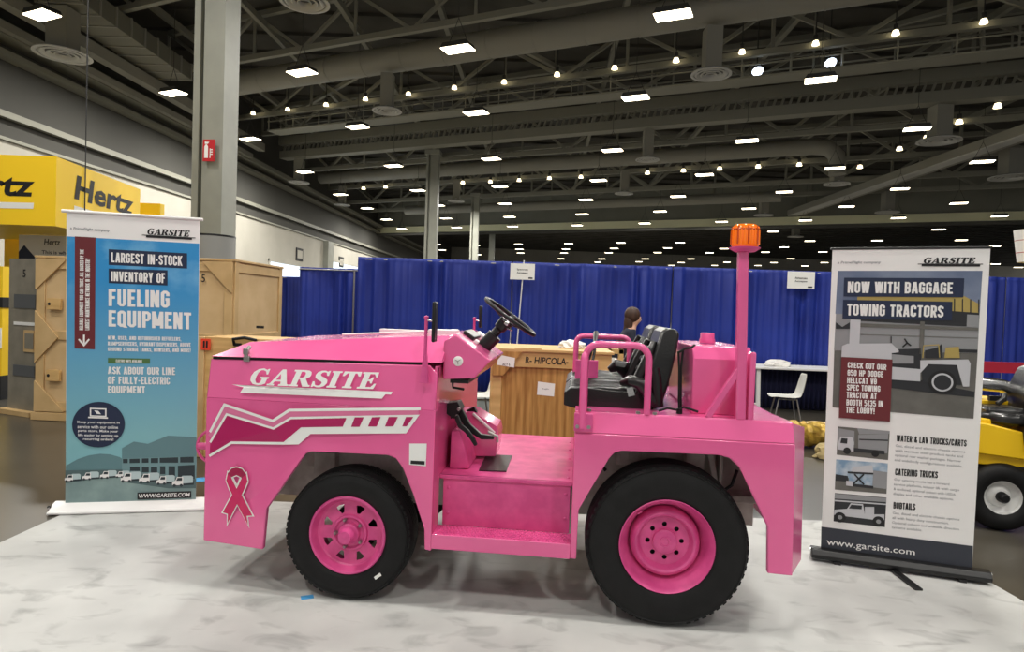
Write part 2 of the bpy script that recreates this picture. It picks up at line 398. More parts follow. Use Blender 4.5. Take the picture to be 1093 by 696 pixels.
def tag(o, label=None, cat=None, group=None, kind=None):
    if label: o['label'] = label
    if cat: o['category'] = cat
    if group: o['group'] = group
    if kind: o['kind'] = kind
    return o
def thing(name, label, cat, loc=(0,0,0), rz=0., group=None):
    o = bpy.data.objects.new(name, None); COL.objects.link(o); o.empty_display_size = .1
    o.location = loc; o.rotation_euler = (0, 0, rz)
    return tag(o, label, cat, group)
def struct(o): o['kind'] = 'structure'; return o
def copy_tree(o, parent=None):
    c = o.copy(); COL.objects.link(c)
    if parent: c.parent = parent
    for ch in list(o.children): copy_tree(ch, c)
    return c

# ---------------------------------------------------------------- camera and world
cam = bpy.data.cameras.new('camera'); co = bpy.data.objects.new('camera', cam); COL.objects.link(co)
cam.sensor_width = 36; cam.lens = 36*680/1093; cam.clip_end = 500; cam.clip_start = .05
co.matrix_world = Matrix.Translation((0, 0, 1.6)) @ Matrix.Rotation(R(90-1.6), 4, 'X') @ Matrix.Rotation(R(2.0), 4, 'Z')
SC.camera = co
w = bpy.data.worlds.new('ambient_fill'); SC.world = w; w.use_nodes = True
w.node_tree.nodes['Background'].inputs[0].default_value = (1., .98, .94, 1)
w.node_tree.nodes['Background'].inputs[1].default_value = .42  # even fill light added from all round, not a source in the hall
SC.view_settings.view_transform = 'Standard'; SC.view_settings.look = 'None'
SC.view_settings.exposure = -.06; SC.view_settings.gamma = 1; SC.view_settings.use_curve_mapping = False

# ================================================================ PINK TRACTOR (local: x to its rear, y away from the viewer's side, z up)
W = 1.42
T = thing('tow_tractor', 'pink airport baggage towing tractor with two black seats and an amber beacon', 'tractor', (-.834, 3.369, 0), -R(5.87))
def taper(x): return .05*max(0., min(1., (-.46-x)/.39))
def fnF(x, z): return taper(x)+max(0., (z-1.05)/.22)*.03
fnR = fnR_
def mirror(x, y, z): return (x, W-y, z)
F_low = [(-.85,1.05),(-.85,.25),(-.48,.243),(-.462,.47),(-.27,.755),(-.25,.782),(-.22,.795),(.2,.80),(.245,.785),(.285,.735),(.345,.6),(.41,.42),(.415,.31),(.45,.305),(.45,1.05)]
F_up = [(-.85,1.05),(.45,1.05),(.45,1.24),(.405,1.283),(-.846,1.262)]
R_low = [(1.18,.975),(1.18,.32),(1.212,.32),(1.215,.575),(1.36,.85),(1.385,.88),(1.42,.893),(1.9,.9),(1.955,.888),(2.005,.845),(2.155,.555),(2.165,.32),(2.285,.317),(2.27,.975)]
R_up = [(1.18,.975),(2.27,.975),(2.265,1.078),(1.18,1.078)]
b = MB('pink_paint')
for mp in (None, mirror):
    b.prism(F_low, fnF, .035, mp=mp); b.prism(F_up, fnF, .035, mp=mp)
b.beam((-.835, .07, .66), (-.835, W-.07, .66), .02, .8)          # nose plate
b.box((-.84, .08, 1.04), (-.82, W-.08, 1.262))
b.box((.432, .002, .31), (.45, .165, 1.045)); b.box((.432, .037, .66), (.45, W-.03, 1.28))
b.build('front_body', T, bevel=.006)
b = MB('pink_paint')
hp = [(-.842,.072,1.274),(.47,.03,1.298),(.47,.21,1.436),(-.70,.23,1.352)]
vs = hp+[(x, W-y, z) for x, y, z in hp]
b.add(vs, [(0,1,2,3),(3,2,6,7),(5,4,7,6),(0,3,7,4),(1,5,6,2),(0,4,5,1)])
b.build('hood', T, bevel=.005, angle=18)
b = MB('rubber'); b.beam((-.83,.09,1.267),(.4,.05,1.29),.03,.012); b.build('hood_gap_shade', T)  # dark strip put in the open hood gap to stand for its shade
b = MB('zinc'); b.box((-.645,.055,1.255),(-.61,.075,1.285)); b.tube([(-.628,.06,1.28),(-.628,.055,1.32),(-.626,.09,1.335)],.012); b.cylx = None
b.box((-.642,.045,1.295),(-.612,.07,1.33)); b.build('hood_latch', T, bevel=.004)
b = MB('white_satin'); b.box((-.1,.75,1.40),(.42,.80,1.437)); b.tube([(-.3,.62,1.395),(.44,.62,1.452)],.007); b.box((.28,.5,1.42),(.45,.62,1.455))
b.build('hood_prop', T, bevel=.003)
# rear body
b = MB('pink_paint')
for mp in (None, mirror):
    b.prism(R_low, fnR, .035, mp=mp); b.prism(R_up, fnR, .035, mp=mp)
b.box((1.18,.03,.66),(1.2,W-.03,1.07))
b.add([(2.262,.03,1.076),(2.28,0,.318),(2.40,.22,.318),(2.385,.22,1.03),(2.25,.04,1.07),(2.262,.04,.33),(2.385,.235,.33),(2.37,.235,1.02)],
      [(0,1,2,3),(4,7,6,5),(0,4,5,1),(3,2,6,7),(1,5,6,2),(0,3,7,4)])
b.box((2.22,.05,.5),(2.26,W-.05,1.07))
b.build('rear_body', T, bevel=.006)
b = MB('pink_paint'); b.add([(1.18,.04,1.06),(2.262,.04,1.06),(2.205,.62,1.06),(2.205,W-.04,1.06),(1.18,W-.04,1.06),(1.18,.04,1.08),(2.262,.04,1.08),(2.205,.62,1.08),(2.205,W-.04,1.08),(1.18,W-.04,1.08)],
      [(4,3,2,1,0),(5,6,7,8,9),(0,1,6,5),(1,2,7,6),(2,3,8,7),(3,4,9,8),(4,0,5,9)])
b.build('rear_deck', T, bevel=.004)
# foot well
b = MB('pink_matt'); b.box((.45,.165,.655),(1.18,W-.03,.672)); b.box((.45,.16,.65),(1.18,.18,.672))
for x in (1.155,):
    for y in (.25,.42,.7,.95,1.2): b.lathe([(.0,.006),(.008,.004),(.009,0)],(x,y,.672),(0,0,1),n=8)
b.build('floor_plate', T, bevel=.003)
b = MB('pink_matt'); b.box((.47,.172,.39),(1.17,.182,.655))
for p in ((.5,.6),(.5,.46),(1.145,.6),(1.145,.47)): b.lathe([(.0,-.006),(.009,-.004),(.01,0)],(p[0],.172,p[1]),(0,1,0),n=8)
b.build('riser_panel', T, bevel=.003)
b = MB('pink_matt'); b.box((.45,.012,.375),(1.18,.17,.39))
for i in range(36):
    for j in range(6): b.lathe([(.0,.006),(.006,.005),(.0085,0)],(.475+i*.0197+(j%2)*.01,.03+j*.025,.39),(0,0,1),n=6)
b.build('step_tread', T)
b = MB('pink_paint'); b.box((.45,.0,.318),(1.18,.014,.396)); b.build('step_edge', T, bevel=.003)
b = MB('black_plastic'); b.add([(x,y,.674) for x,y in [(0.6495,0.2789),(0.8046,0.2954),(0.7973,0.6897),(0.6351,0.6739)]]+[(x,y,.678) for x,y in [(0.6495,0.2789),(0.8046,0.2954),(0.7973,0.6897),(0.6351,0.6739)]],[(3,2,1,0),(4,5,6,7),(0,1,5,4),(1,2,6,5),(2,3,7,6),(3,0,4,7)])
b.build('grip_pad', T)
# chassis behind the wheels
b = MB('frame_grey')
b.box((-.75,.42,.42),(.43,W-.42,.62)); b.box((-.8,.36,.62),(.40,W-.36,1.0)); b.box((.45,.4,.3),(1.2,W-.4,.62))
b.box((1.2,.42,.42),(2.2,W-.42,.95)); b.box((1.42,.34,.74),(1.56,.44,.86)); b.box((1.44,.33,.76),(1.49,.35,.84)); b.box((1.5,.33,.76),(1.55,.35,.84))
b.box((1.25,.36,.86),(2.2,.44,.93)); b.box((1.98,.32,.45),(2.0,.44,.9)); b.box((1.8,.33,.7),(1.9,.44,.86)); b.box((2.05,.30,.58),(2.2,.44,.62))
b.beam((1.92,.33,.88),(1.98,.33,.6),.012,.03); b.box((-.33,.3,.5),(-.2,.4,.72)); b.box((.2,.3,.5),(.36,.4,.75))
b.tube([(0,.2,.352),(0,W-.2,.352)],.05); b.tube([(1.67,.2,.415),(1.67,W-.2,.415)],.07)
b.lathe([(.0,-.17),(.12,-.15),(.17,0),(.12,.15),(.0,.17)],(1.67,W/2,.415),(0,1,0),n=20)
b.build('chassis', T, bevel=.004)
b = MB('black_metal'); b.tube([(1.27,.3,.86),(1.32,.28,.76),(1.36,.28,.72)],.01); b.tube([(2.07,.3,.76),(2.04,.28,.68),(1.99,.28,.64)],.009)
b.beam((1.68,.32,.84),(1.68,.32,.92),.07,.05); b.build('brake_hose', T)

# wheels
def wheel(x, Rr, wd, rim, front, side):
    def Y(h): return h if side > 0 else W-h
    ax = (0, 1, 0)
    def prof(p): return [(r, Y(h)) for r, h in p]
    g = []
    for q in (.32, .44, .56, .68): g += [(Rr, wd*q-.004), (Rr-.009, wd*q-.003), (Rr-.009, wd*q+.003), (Rr, wd*q+.004)]
    b = MB('rubber')
    b.lathe(prof([(rim-.004,.03),(rim+.004,.012),(rim+.03,.002),(rim+(Rr-rim)*.5,-.004),(Rr-.05,.0),(Rr-.028,.008),(Rr-.022,.004),(Rr-.012,.022),(Rr-.003,.04)]+g+[(Rr-.003,wd-.04),(Rr-.02,wd-.01),(Rr-.06,wd),(rim+.03,wd),(rim-.004,wd-.03)]), (x,0,Rr), ax, n=96)
    n = 60
    for k in range(n):   # tread blocks at the shoulders
        t = 2*math.pi*k/n
        for h in (.03, wd-.03):
            c = Vector((x+math.cos(t)*(Rr-.013), Y(h), Rr+math.sin(t)*(Rr-.013)))
            if c.z < .03: continue
            d = Vector((-math.sin(t), 0, math.cos(t)))*.012
            b.beam(c-d, c+d, .03, .009, up=(math.cos(t), 0, math.sin(t)))
    tire = b.build('tire', T, angle=50)
    b = MB('pink_matt')
    if front:
        b.lathe(prof([(rim-.012,wd-.03),(rim-.012,.06),(rim-.002,.03),(rim+.004,.012),(rim-.002,.004),(rim-.01,.006),(rim-.02,.03),(rim-.027,.055),(rim-.035,.062),(rim-.035,.075)]), (x,0,Rr), ax, n=64)
        holes = []
        for k in range(8):
            t = R(45*k+24); rad = Vector((math.cos(t), math.sin(t))); tg = Vector((-rad.y, rad.x)); c = rad*.132
            tri = [c+rad*.022-tg*.026, c+rad*.025+tg*.004, c+rad*.017+tg*.024, c-rad*.022+tg*.006, c-rad*.02-tg*.009]
            holes.append([(x+p.x, Rr+p.y) for p in tri])
        outer = [(x+.176*math.cos(2*math.pi*i/48), Rr+.176*math.sin(2*math.pi*i/48)) for i in range(48)]
        b.prism([outer]+holes, lambda X, Z: Y(.062), .006 if side > 0 else -.006)
        b.lathe(prof([(.1,.062),(.095,.048),(.085,.046),(.075,.056),(0,.056)]), (x,0,Rr), ax, n=40)
        r_ = b.build('rim', tire, angle=30)
        h = MB('pink_matt'); h.lathe(prof([(.058,.056),(.056,.03),(.046,.02),(.042,-.012),(.034,-.03),(.0,-.034)]), (x,0,Rr), ax, n=24); h.build('hub_cap', tire)
        for k in range(5):
            t = R(72*k+38); l = MB('zinc'); c = (x+.076*math.cos(t), Y(.058), Rr+.076*math.sin(t))
            l.lathe([(.011,0),(.011,(-.022 if side > 0 else .022)),(.006,(-.028 if side > 0 else .028)),(0,(-.028 if side > 0 else .028))], c, ax, n=6); l.build('lug_nut', tire)
    else:
        b.lathe(prof([(rim-.014,wd-.03),(.178,.14),(.186,.115),(rim-.04,.09),(rim-.022,.05),(rim-.008,.02),(rim+.002,.004),(rim+.006,.008),(rim+.004,.02)]), (x,0,Rr), ax, n=72)
        b.lathe(prof([(.180,.13),(.180,.098),(.176,.08),(.166,.066),(.154,.06),(.143,.066),(.132,.085),(.126,.1)]), (x,0,Rr), ax, n=64)
        holes = []
        for k in range(8):
            t = R(45*k+2); holes.append([(x+.087*math.cos(t)+.013*math.cos(a), Rr+.087*math.sin(t)+.013*math.sin(a)) for a in [2*math.pi*i/12 for i in range(12)]])
        outer = [(x+.128*math.cos(2*math.pi*i/48), Rr+.128*math.sin(2*math.pi*i/48)) for i in range(48)]
        b.prism([outer]+holes, lambda X, Z: Y(.1), .006 if side > 0 else -.006)
        r_ = b.build('rim', tire, angle=30)
        h = MB('pink_matt'); h.lathe(prof([(.064,.1),(.062,.078),(.054,.072),(.03,.072),(.027,.068),(.02,.068),(.018,.074),(0,.074)]), (x,0,Rr), ax, n=32); h.build('hub_cap', tire)
        if side > 0:
            v = MB('pink_matt'); v.tube([(x-.15,.045,Rr+.15),(x-.13,.04,Rr+.165)],.006,n=8); v.build('valve_stem', tire)
    d = MB('black_metal'); d.lathe(prof([(0,.125),(.13,.125),(.135,.18),(0,.18)]), (x,0,Rr), ax, n=32); d.build('brake_drum', tire)
    if front and side > 0:
        l = MB('paper'); c = R(-48); p = Vector((x+.27*math.cos(c), 0, Rr+.27*math.sin(c))); d1 = Vector((math.cos(R(38)),0,math.sin(R(38)))); d2 = Vector((-d1.z,0,d1.x))
        l.add([tuple(p+d1*a+d2*e+Vector((0,yy,0))) for yy in (-.007,-.001) for a, e in ((-.02,-.008),(.02,-.008),(.02,.008),(-.02,.008))],[(0,1,2,3),(7,6,5,4),(0,4,5,1),(1,5,6,2),(2,6,7,3),(3,7,4,0)])
        tag(l.build('tire_sticker', tire), 'small white sticker')
for sd in (1, -1):
    wheel(-.012, .352, .21, .208, True, sd)
    wheel(1.668, .415, .24, .236, False, sd)

# decals on the near side
D = lambda x, z: fnF(x, z)-.0015
D2_ = lambda x, z: fnF(x, z)-.003
D3_ = lambda x, z: fnF(x, z)-.0042
b = MB('white_decal')
LB, LT = [(-0.601,1.1363),(0.1281,1.1463)], [(-0.5435,1.2249),(0.1428,1.2341)]
b.letters('GARSITE', LB[0], (LT[1][0], LB[1][1]), .5*((LT[0][1]-LB[0][1])+(LT[1][1]-LB[1][1])), D2_, shear=.3)
b.prism([(-0.6966,1.1293),(-0.6238,1.1296),(0.215,1.1365),(0.2079,1.1212),(0.1773,1.1217),(0.1602,1.098),(-0.6415,1.088),(-0.6235,1.1184)], D, 0)
b.build('tractor_lettering', T, smooth=False)
b = MB('white_decal')
px = 1/200.
b.line([(-0.8211,0.8581),(-0.7343,1.0163),(-0.4377,0.9487),(-0.3456,1.0117),(0.3718,1.0555)], 3*px, D)
b.line([(-0.8172,0.8018),(-0.718,0.965),(-0.4324,0.9084),(-0.3351,0.9698),(0.0131,0.9942)], 2.6*px, D2_)
b.line([(-0.8209,0.7265),(-0.6854,0.8113),(-0.3672,0.8314)], 2.8*px, D2_)
b.prism([(-0.3727,0.8397),(-0.2804,0.9222),(-0.0471,0.9384),(-0.023,0.9973),(0.3678,1.0246),(0.2979,0.9218),(-0.2247,0.89),(-0.2884,0.8298),(-0.3722,0.824)], D, 0)
b.line([(-0.8195,0.8325),(-0.7272,0.9911),(-0.4361,0.928),(-0.3409,0.9908),(0.3624,1.0347)], 6*px, lambda x, z: fnF(x, z)-.0008, 'band_decal')
b.prism([(-0.8164,0.7941),(-0.7168,0.9585),(-0.4312,0.9019),(-0.3339,0.9638),(-0.0299,0.9869),(-0.0472,0.9424),(-0.2752,0.9255),(-0.3726,0.8392),(-0.683,0.8196),(-0.8183,0.7348)], D2_, 0, 'magenta_decal')
for q in ([(0.0177,0.9924),(0.0669,0.995),(0.0448,0.9433),(-0.0013,0.9409)], [(0.1113,0.9973),(0.1591,1.0013),(0.1382,0.9499),(0.0913,0.9474)], [(0.2022,1.0036),(0.2518,1.0062),(0.2291,0.9558),(0.183,0.9523)], [(0.2952,1.0085),(0.335,1.0105),(0.3003,0.9596),(0.2766,0.9583)]):
    b.prism(q, D2_, 0, 'magenta_decal')
b.build('side_stripe', T, smooth=False)
b = MB('ribbon_decal')
RA = [(-0.7102,0.6007),(-0.6857,0.5494),(-0.5689,0.3686),(-0.5798,0.4191),(-0.5444,0.4246),(-0.6121,0.5283),(-0.6541,0.5877),(-0.6766,0.6251),(-0.7015,0.6443)]
RB = [(-0.5796,0.6089),(-0.602,0.5548),(-0.6975,0.3632),(-0.6972,0.4168),(-0.7283,0.4219),(-0.6715,0.5244),(-0.6352,0.5889),(-0.62,0.6286),(-0.5898,0.6511)]
RT = [(-0.703,0.639),(-0.6804,0.6689),(-0.6487,0.6791),(-0.614,0.6729),(-0.5886,0.6461),(-0.6171,0.6236),(-0.6471,0.6337),(-0.6765,0.6199)]
b.prism(RB, D2_, 0); b.prism(RT, D3_, 0, 'ribbon_dark'); b.prism(RA, D3_, 0)
for L_ in (RA, RB): b.line(L_+[L_[0]], .014, D, 'white_decal')
b.line(RT[:5], .01, D2_, 'white_decal'); b.line([RT[5], RT[6], RT[7], [(-0.6444,0.5676)][0], RT[5]], .005, lambda x, z: fnF(x, z)-.005, 'white_decal')
b.build('ribbon_emblem', T, smooth=False)
b = MB('white_decal'); b.prism([(0.3172,0.8692),(0.4107,0.8746),(0.4095,0.7545),(0.3197,0.7571)], D, 0); b.prism([(0.3281,0.7805),(0.4036,0.781),(0.4032,0.7621),(0.3276,0.7625)], D2_, 0, 'ink')
tag(b.build('info_sticker', T, smooth=False), 'white sticker with a black strip')
b = MB('ink'); b.box((.451,.03,1.19),(.452,.05,1.27)); b.build('warning_label', T, smooth=False)
b = MB('pink_matt'); pts = []
for k in range(17):
    t = math.pi*k/16; pts.append((-.85-.115*math.sin(t), .16, .75+.1*math.cos(t)))
b.tube(pts, .008, n=8); b.tube([(-.85,.16,.75),(-.955,.16,.75)], .02, n=12); b.build('headlight_guard', T)

# dashboard, steering, pedals
DP = [(.462,1.205),(.462,1.408),(.524,1.452),(.72,1.316),(.635,1.217)]
b = MB('pink_paint'); b.prism(DP, lambda x, z: .1, .62); b.build('dashboard', T, bevel=.008)
g = MB('white_satin'); c = [(0.5442,1.306)][0]; g.lathe([(0,.094),(.024,.094),(.027,.096),(.027,.1)], (c[0],0,c[1]), (0,1,0), n=28)
for k in range(3): g.beam((c[0],.092,c[1]),(c[0]+.017*math.cos(2.1*k+.6),.092,c[1]+.017*math.sin(2.1*k+.6)),.003,.003,'zinc')
tag(g.build('dash_gauge', T), 'round white dial')
b = MB('black_plastic'); b.beam((.53,.42,1.455),(.59,.42,1.412),.25,.035); b.build('gauge_cluster', T, bevel=.008)
b = MB('white_satin'); b.beam((.60,.3,1.41),(.62,.3,1.395),.05,.02); b.beam((.56,.62,1.44),(.62,.62,1.4),.1,.03); b.build('dash_switch', T, bevel=.004)
C0 = Vector((.62,.4,1.36)); C1 = Vector((.785,.4,1.55)); ax = Vector((.575,0,.818)).normalized()
b = MB('black_plastic'); b.tube([C0, C0.lerp(C1,.25), C0.lerp(C1,.3), C0.lerp(C1,.6), C0.lerp(C1,.64), C0.lerp(C1,.85)], [.035,.035,.026,.026,.036,.04], n=16)
b.tube([(.63,.4,1.36),(.7,.4,1.44)], .045, n=10); b.tube([(.60,.33,1.37),(.64,.35,1.345)], .02)
b.build('steering_column', T)
b = MB('black_plastic'); Cw = C1; u = Vector((.818,0,-.575)); v = Vector((0,1,0))
ring = [Cw+(u*math.cos(2*math.pi*k/40)+v*math.sin(2*math.pi*k/40))*.172 for k in range(41)]
b.tube(ring, .0125, n=10, cap=False)
b.lathe([(0,-.03),(.035,-.03),(.045,-.01),(.04,.005),(0,.01)], tuple(Cw-ax*.03), tuple(ax), n=20)
for a in (90, 210, 330):
    d = u*math.cos(R(a))+v*math.sin(R(a)); b.beam(Cw-ax*.035+d*.03, Cw+d*.165, .028, .008, 'black_metal', up=tuple(ax))
sw = b.build('steering_wheel', T)
b = MB('chrome'); b.beam(Cw-ax*.04+Vector((0,-.05,0)), Cw-ax*.055+Vector((.03,-.06,0)), .02, .02); b.tube([C1-ax*.07, C1-ax*.07+Vector((.06,-.04,-.02))], .006); b.build('column_lever', T, bevel=.003)
b = MB('black_metal'); b.box((.50,.12,1.185),(.60,.5,1.205)); b.tube([(.5,.2,1.19),(.5,.2,1.15),(.56,.22,1.14)], .007, n=8); b.build('dash_bracket', T)
b = MB('black_metal')
P = [(0.4453,1.0292),(0.5224,1.0277),(0.5805,0.9275),(0.648,0.8714),(0.719,0.8645),(0.7224,0.8457),(0.649,0.8416),(0.571,0.8835),(0.5021,0.9777),(0.47,0.9488)]
b.prism(P, lambda x, z: .33, .035); b.prism([(0.434,1.0396),(0.5105,1.0543),(0.5339,1.012),(0.4918,0.9554),(0.4468,0.9857)], lambda x, z: .30, .12)
b.build('brake_pedal', T, bevel=.004)
b = MB('black_metal'); b.prism([(0.4994,0.9729),(0.5206,0.9847),(0.5439,0.9326),(0.5825,0.9027),(0.6161,0.8619),(0.6363,0.8204),(0.6204,0.8141),(0.595,0.85),(0.5614,0.8908),(0.5229,0.9154)], lambda x, z: .27, .03); b.build('throttle_pedal', T, bevel=.004)
b = MB('zinc'); b.tube([[(0.6884,0.8883)][0][:1]+(.33,)+[(0.6884,0.8883)][0][1:], [(0.7433,0.8644)][0][:1]+(.33,)+[(0.7433,0.8644)][0][1:], [(0.7444,0.8321)][0][:1]+(.33,)+[(0.7444,0.8321)][0][1:]], .008, n=8)
for p in [(0.5212,1.0163),(0.5117,0.9756)]: b.lathe([(0,-.02),(.009,-.018),(.01,0)], (p[0],.3,p[1]), (0,1,0), n=10)
b.build('pedal_linkage', T)
b = MB('pink_paint'); b.prism([(0.4297,0.953),(0.5627,0.9598),(0.7119,0.8819),(0.722,0.8368),(0.7096,0.6988),(0.4153,0.6815)], lambda x, z: .55, .22)
b.tube([(p[0],.54,p[1]) for p in [(0.5628,0.9541),(0.699,0.8412)]], .01, 'white_satin', n=8)
b.build('gear_housing', T, bevel=.006)
b = MB('black_metal'); b.tube([(p[0],.6,p[1]) for p in [(0.5256,0.9441),(0.5716,0.9697)]], .022); b.build('housing_plug', T)
b = MB('pink_matt'); b.prism([(0.4774,0.6709),(0.481,0.886),(0.5283,0.8938),(0.5692,0.7707),(0.5881,0.6777)], lambda x, z: .3, .3); b.build('kick_panel', T, bevel=.004)

# mirrors
def mirror_set(y, x0, zt, zm):
    s = -1 if y < .5 else 1
    b = MB('pink_matt'); b.tube([(x0,y,1.28),(x0,y,zt)], .009, n=10); b.lathe([(0,.012),(.012,.008),(.013,0),(.009,-.01)], (x0,y,zt), (0,0,1), n=10)
    if s < 0: b.prism([(x0-.028,1.196),(x0+.02,1.196),(x0+.016,1.25),(x0+.009,1.34),(x0-.009,1.34)], lambda x, z: y-.004, .02)
    b.tube([(x0,y,zt-.012),(x0+.035,y,zt-.014)], .006, 'chrome', n=8)
    b.build('mirror_bracket', T, bevel=.002)
    b = MB('black_plastic'); b.box((x0+.034,y-.03,zm[0]),(x0+.052,y+.04,zm[1])); b.build('side_mirror', T, bevel=.008)
mirror_set(-.03, .395, 1.535, (1.41,1.62))
mirror_set(1.3, .43, 1.515, (1.45,1.61))

# seats
def seat(y0):
    w_ = .47
    b = MB('black_vinyl')
    cp = [(1.115,1.08),(1.115,1.15),(1.15,1.178),(1.24,1.182),(1.4,1.17),(1.58,1.165),(1.6,1.08),(1.2,1.06)]
    b.prism(cp, lambda x, z: y0, w_)
    c = b.build('seat_cushion', T, bevel=.028, seg=4)
    p = MB('black_vinyl')
    for k in range(5):
        yy = y0+.1+k*.065; p.tube([(1.14,yy,1.165),(1.2,yy,1.17),(1.4,yy,1.16),(1.5,yy,1.155)], [.014,.022,.022,.012], n=10)
    for s_ in (.02, w_-.07): p.tube([(1.15,y0+s_+.025,1.155),(1.3,y0+s_+.025,1.165),(1.5,y0+s_+.025,1.165)], [.02,.03,.02], n=10)
    p.build('seat_pleat', c)
    b = MB('black_vinyl')
    bp = [(1.50,1.17),(1.56,1.28),(1.60,1.40),(1.63,1.50),(1.66,1.52),(1.715,1.515),(1.73,1.49),(1.71,1.38),(1.67,1.2),(1.64,1.1),(1.52,1.09)]
    b.prism(bp, lambda x, z: y0+.0, w_, mp=lambda x, y, z: (x, y0+w_/2+(y-y0-w_/2)*(1-.28*max(0, (z-1.3)/.22)), z))
    k = b.build('seat_back', T, bevel=.03, seg=4)
    p = MB('black_vinyl')
    for s_ in (.05, w_-.05): p.tube([(1.5,y0+s_,1.2),(1.555,y0+s_,1.32),(1.6,y0+w_/2+(s_-w_/2)*.8,1.44)], [.03,.035,.02], n=10)
    for zz in (1.27,1.33,1.39): p.tube([(1.555+(zz-1.27)*.33-.01,y0+.12,zz),(1.555+(zz-1.27)*.33-.01,y0+w_-.12,zz)], .02, n=8)
    p.build('back_bolster', k)
    b = MB('black_metal'); b.box((1.18,y0+.05,1.06),(1.62,y0+w_-.05,1.085)); b.build('seat_base', T)
    return c
s1 = seat(.22)
b = MB('black_vinyl'); b.tube([(1.60,.2,1.12),(1.52,.19,1.22),(1.47,.2,1.235),(1.43,.26,1.215)], [.03,.035,.03,.02], n=10); b.tube([(1.62,.2,1.1),(1.60,.19,1.26),(1.59,.2,1.3)],.03,n=10)
sb = b.build('seat_belt', T)
b = MB('chrome'); b.beam((1.462,.165,1.2),(1.475,.165,1.155),.035,.006,up=(0,1,0)); bb = b.build('belt_buckle', sb)
seat(.76)
b = MB('black_vinyl'); b.tube([(1.5,.72,1.2),(1.46,.71,1.26),(1.42,.71,1.27),(1.38,.72,1.24)], [.03,.045,.04,.02], n=10); b.build('seat_belt', T)

# hand rails
def arch(y, x0, x1, z0, zt, r=.018, rad=.07):
    pts = [(x0,y,z0)]
    for k in range(7):
        t = math.pi/2*k/6; pts.append((x0+rad-rad*math.cos(t), y, zt-rad+rad*math.sin(t)))
    for k in range(7):
        t = math.pi/2*k/6; pts.append((x1-rad+rad*math.sin(t), y, zt-rad+rad*math.cos(t)))
    pts.append((x1,y,z0))
    return MB('pink_paint').tube(pts, r, n=14)
b = arch(.05, 1.222, 1.545, 1.078, 1.43); b.build('hand_rail', T, angle=60)
b = MB('pink_paint'); b.tube([(1.216,-.005,1.0),(1.216,-.005,1.36),(1.217,0,1.375),(1.22,.012,1.385)], [.019,.019,.016,.008], n=14); b.build('grab_post', T, angle=60)
b = MB('pink_matt'); b.box((1.175,-.016,.985),(1.27,.003,1.078)); b.build('rail_bracket', T, bevel=.004)
b = MB('zinc')
for p in ((1.25,-.016,1.01),(1.192,-.016,1.01)): b.lathe([(.01,0),(.01,-.01),(0,-.012)], p, (0,1,0), n=6)
for x in (1.25,1.5,1.585): b.lathe([(.012,0),(.012,.012),(0,.014)], (x,.05,1.08), (0,0,1), n=6)
b.build('bracket_bolt', T)
b = arch(1.1, 1.17, 1.53, 1.078, 1.428, rad=.05); b.build('hand_rail', T, angle=60)
b = MB('pink_matt'); b.box((1.17,.70,1.08),(1.31,.72,1.295)); b.build('shift_plate', T, bevel=.004)
b = MB('black_plastic'); b.tube([(1.235,.73,1.28),(1.26,.74,1.34),(1.29,.9,1.40),(1.3,1.1,1.45)], [.02,.012,.012,.02], n=8); b.tube([(1.275,.73,1.28),(1.29,.8,1.36)],.009,n=8); b.build('shift_lever', T)

# rear tank, pole and beacon
b = MB('pink_paint')
tk = [(.15,1.08),(.15,1.37),(.2,1.436),(.95,1.43),(1.0,1.37),(1.0,1.08)]
vs = [(x, y, z) for x in (1.785,2.085) for y, z in tk]; n = 6
b.add(vs, [tuple(range(5,-1,-1)), tuple(range(6,12))]+[(i,(i+1)%6,6+(i+1)%6,6+i) for i in range(6)])
b.build('hydraulic_tank', T, bevel=.006, angle=24)
b = MB('pink_matt'); b.lathe([(.045,0),(.045,.02),(.04,.03),(.04,.055),(.036,.06),(0,.06)], (1.93,.55,1.436), (0,0,1), n=10); b.build('filler_cap', T)
b = MB('pink_paint'); b.beam((2.012,.06,1.075),(1.99,.06,1.93),.05,.045,up=(0,1,0)); b.box((2.045,.04,1.075),(2.075,.1,1.42)); b.build('beacon_pole', T, bevel=.008)
b = MB('pink_paint'); b.beam((1.995,.06,1.33),(1.85,.06,1.08),.03,.036,up=(0,1,0)); b.build('pole_brace', T, bevel=.003)
b = MB('pink_matt'); b.lathe([(0,1.925),(.05,1.925),(.074,1.94),(.076,1.946),(0,1.948)], (1.998,.06,0), (0,0,1), n=28); b.build('beacon_mount', T)
b = MB('amber_lens'); n = 48; pr = [(0,1.948),(.062,1.948),(.066,1.955),(.066,2.03),(.062,2.05),(.052,2.06),(0,2.062)]
b.lathe(pr, (1.998,.06,0), (0,0,1), n=n)
for k in range(24):
    t = 2*math.pi*k/24; b.tube([(1.998+.066*math.cos(t),.06+.066*math.sin(t),1.96),(1.998+.066*math.cos(t),.06+.066*math.sin(t),2.028),(1.998+.06*math.cos(t),.06+.06*math.sin(t),2.05)], .005, 'amber_dark' if k%3==0 else 'amber_lens', n=6)
b.lathe([(.0665,2.03),(.069,2.035),(.0665,2.04)], (1.998,.06,0), (0,0,1), 'amber_dark', n=n)
tag(b.build('beacon_lens', T), 'amber ribbed beacon lens')
b = MB('rubber')
zz = lambda u, v, y=.13: (lambda q: (q[0], y, q[1]))
pA = [(p[0],.12,p[1]) for p in [(1.701,1.4059),(1.7098,1.3084),(1.7134,1.1615),(1.7191,1.0832)]]
b.tube(pA, .0055, n=8); b.tube([(p[0],.13,p[1]) for p in [(1.7262,1.4112),(1.7203,1.3227),(1.7246,1.1607),(1.7303,1.0822)]], .006, n=8)
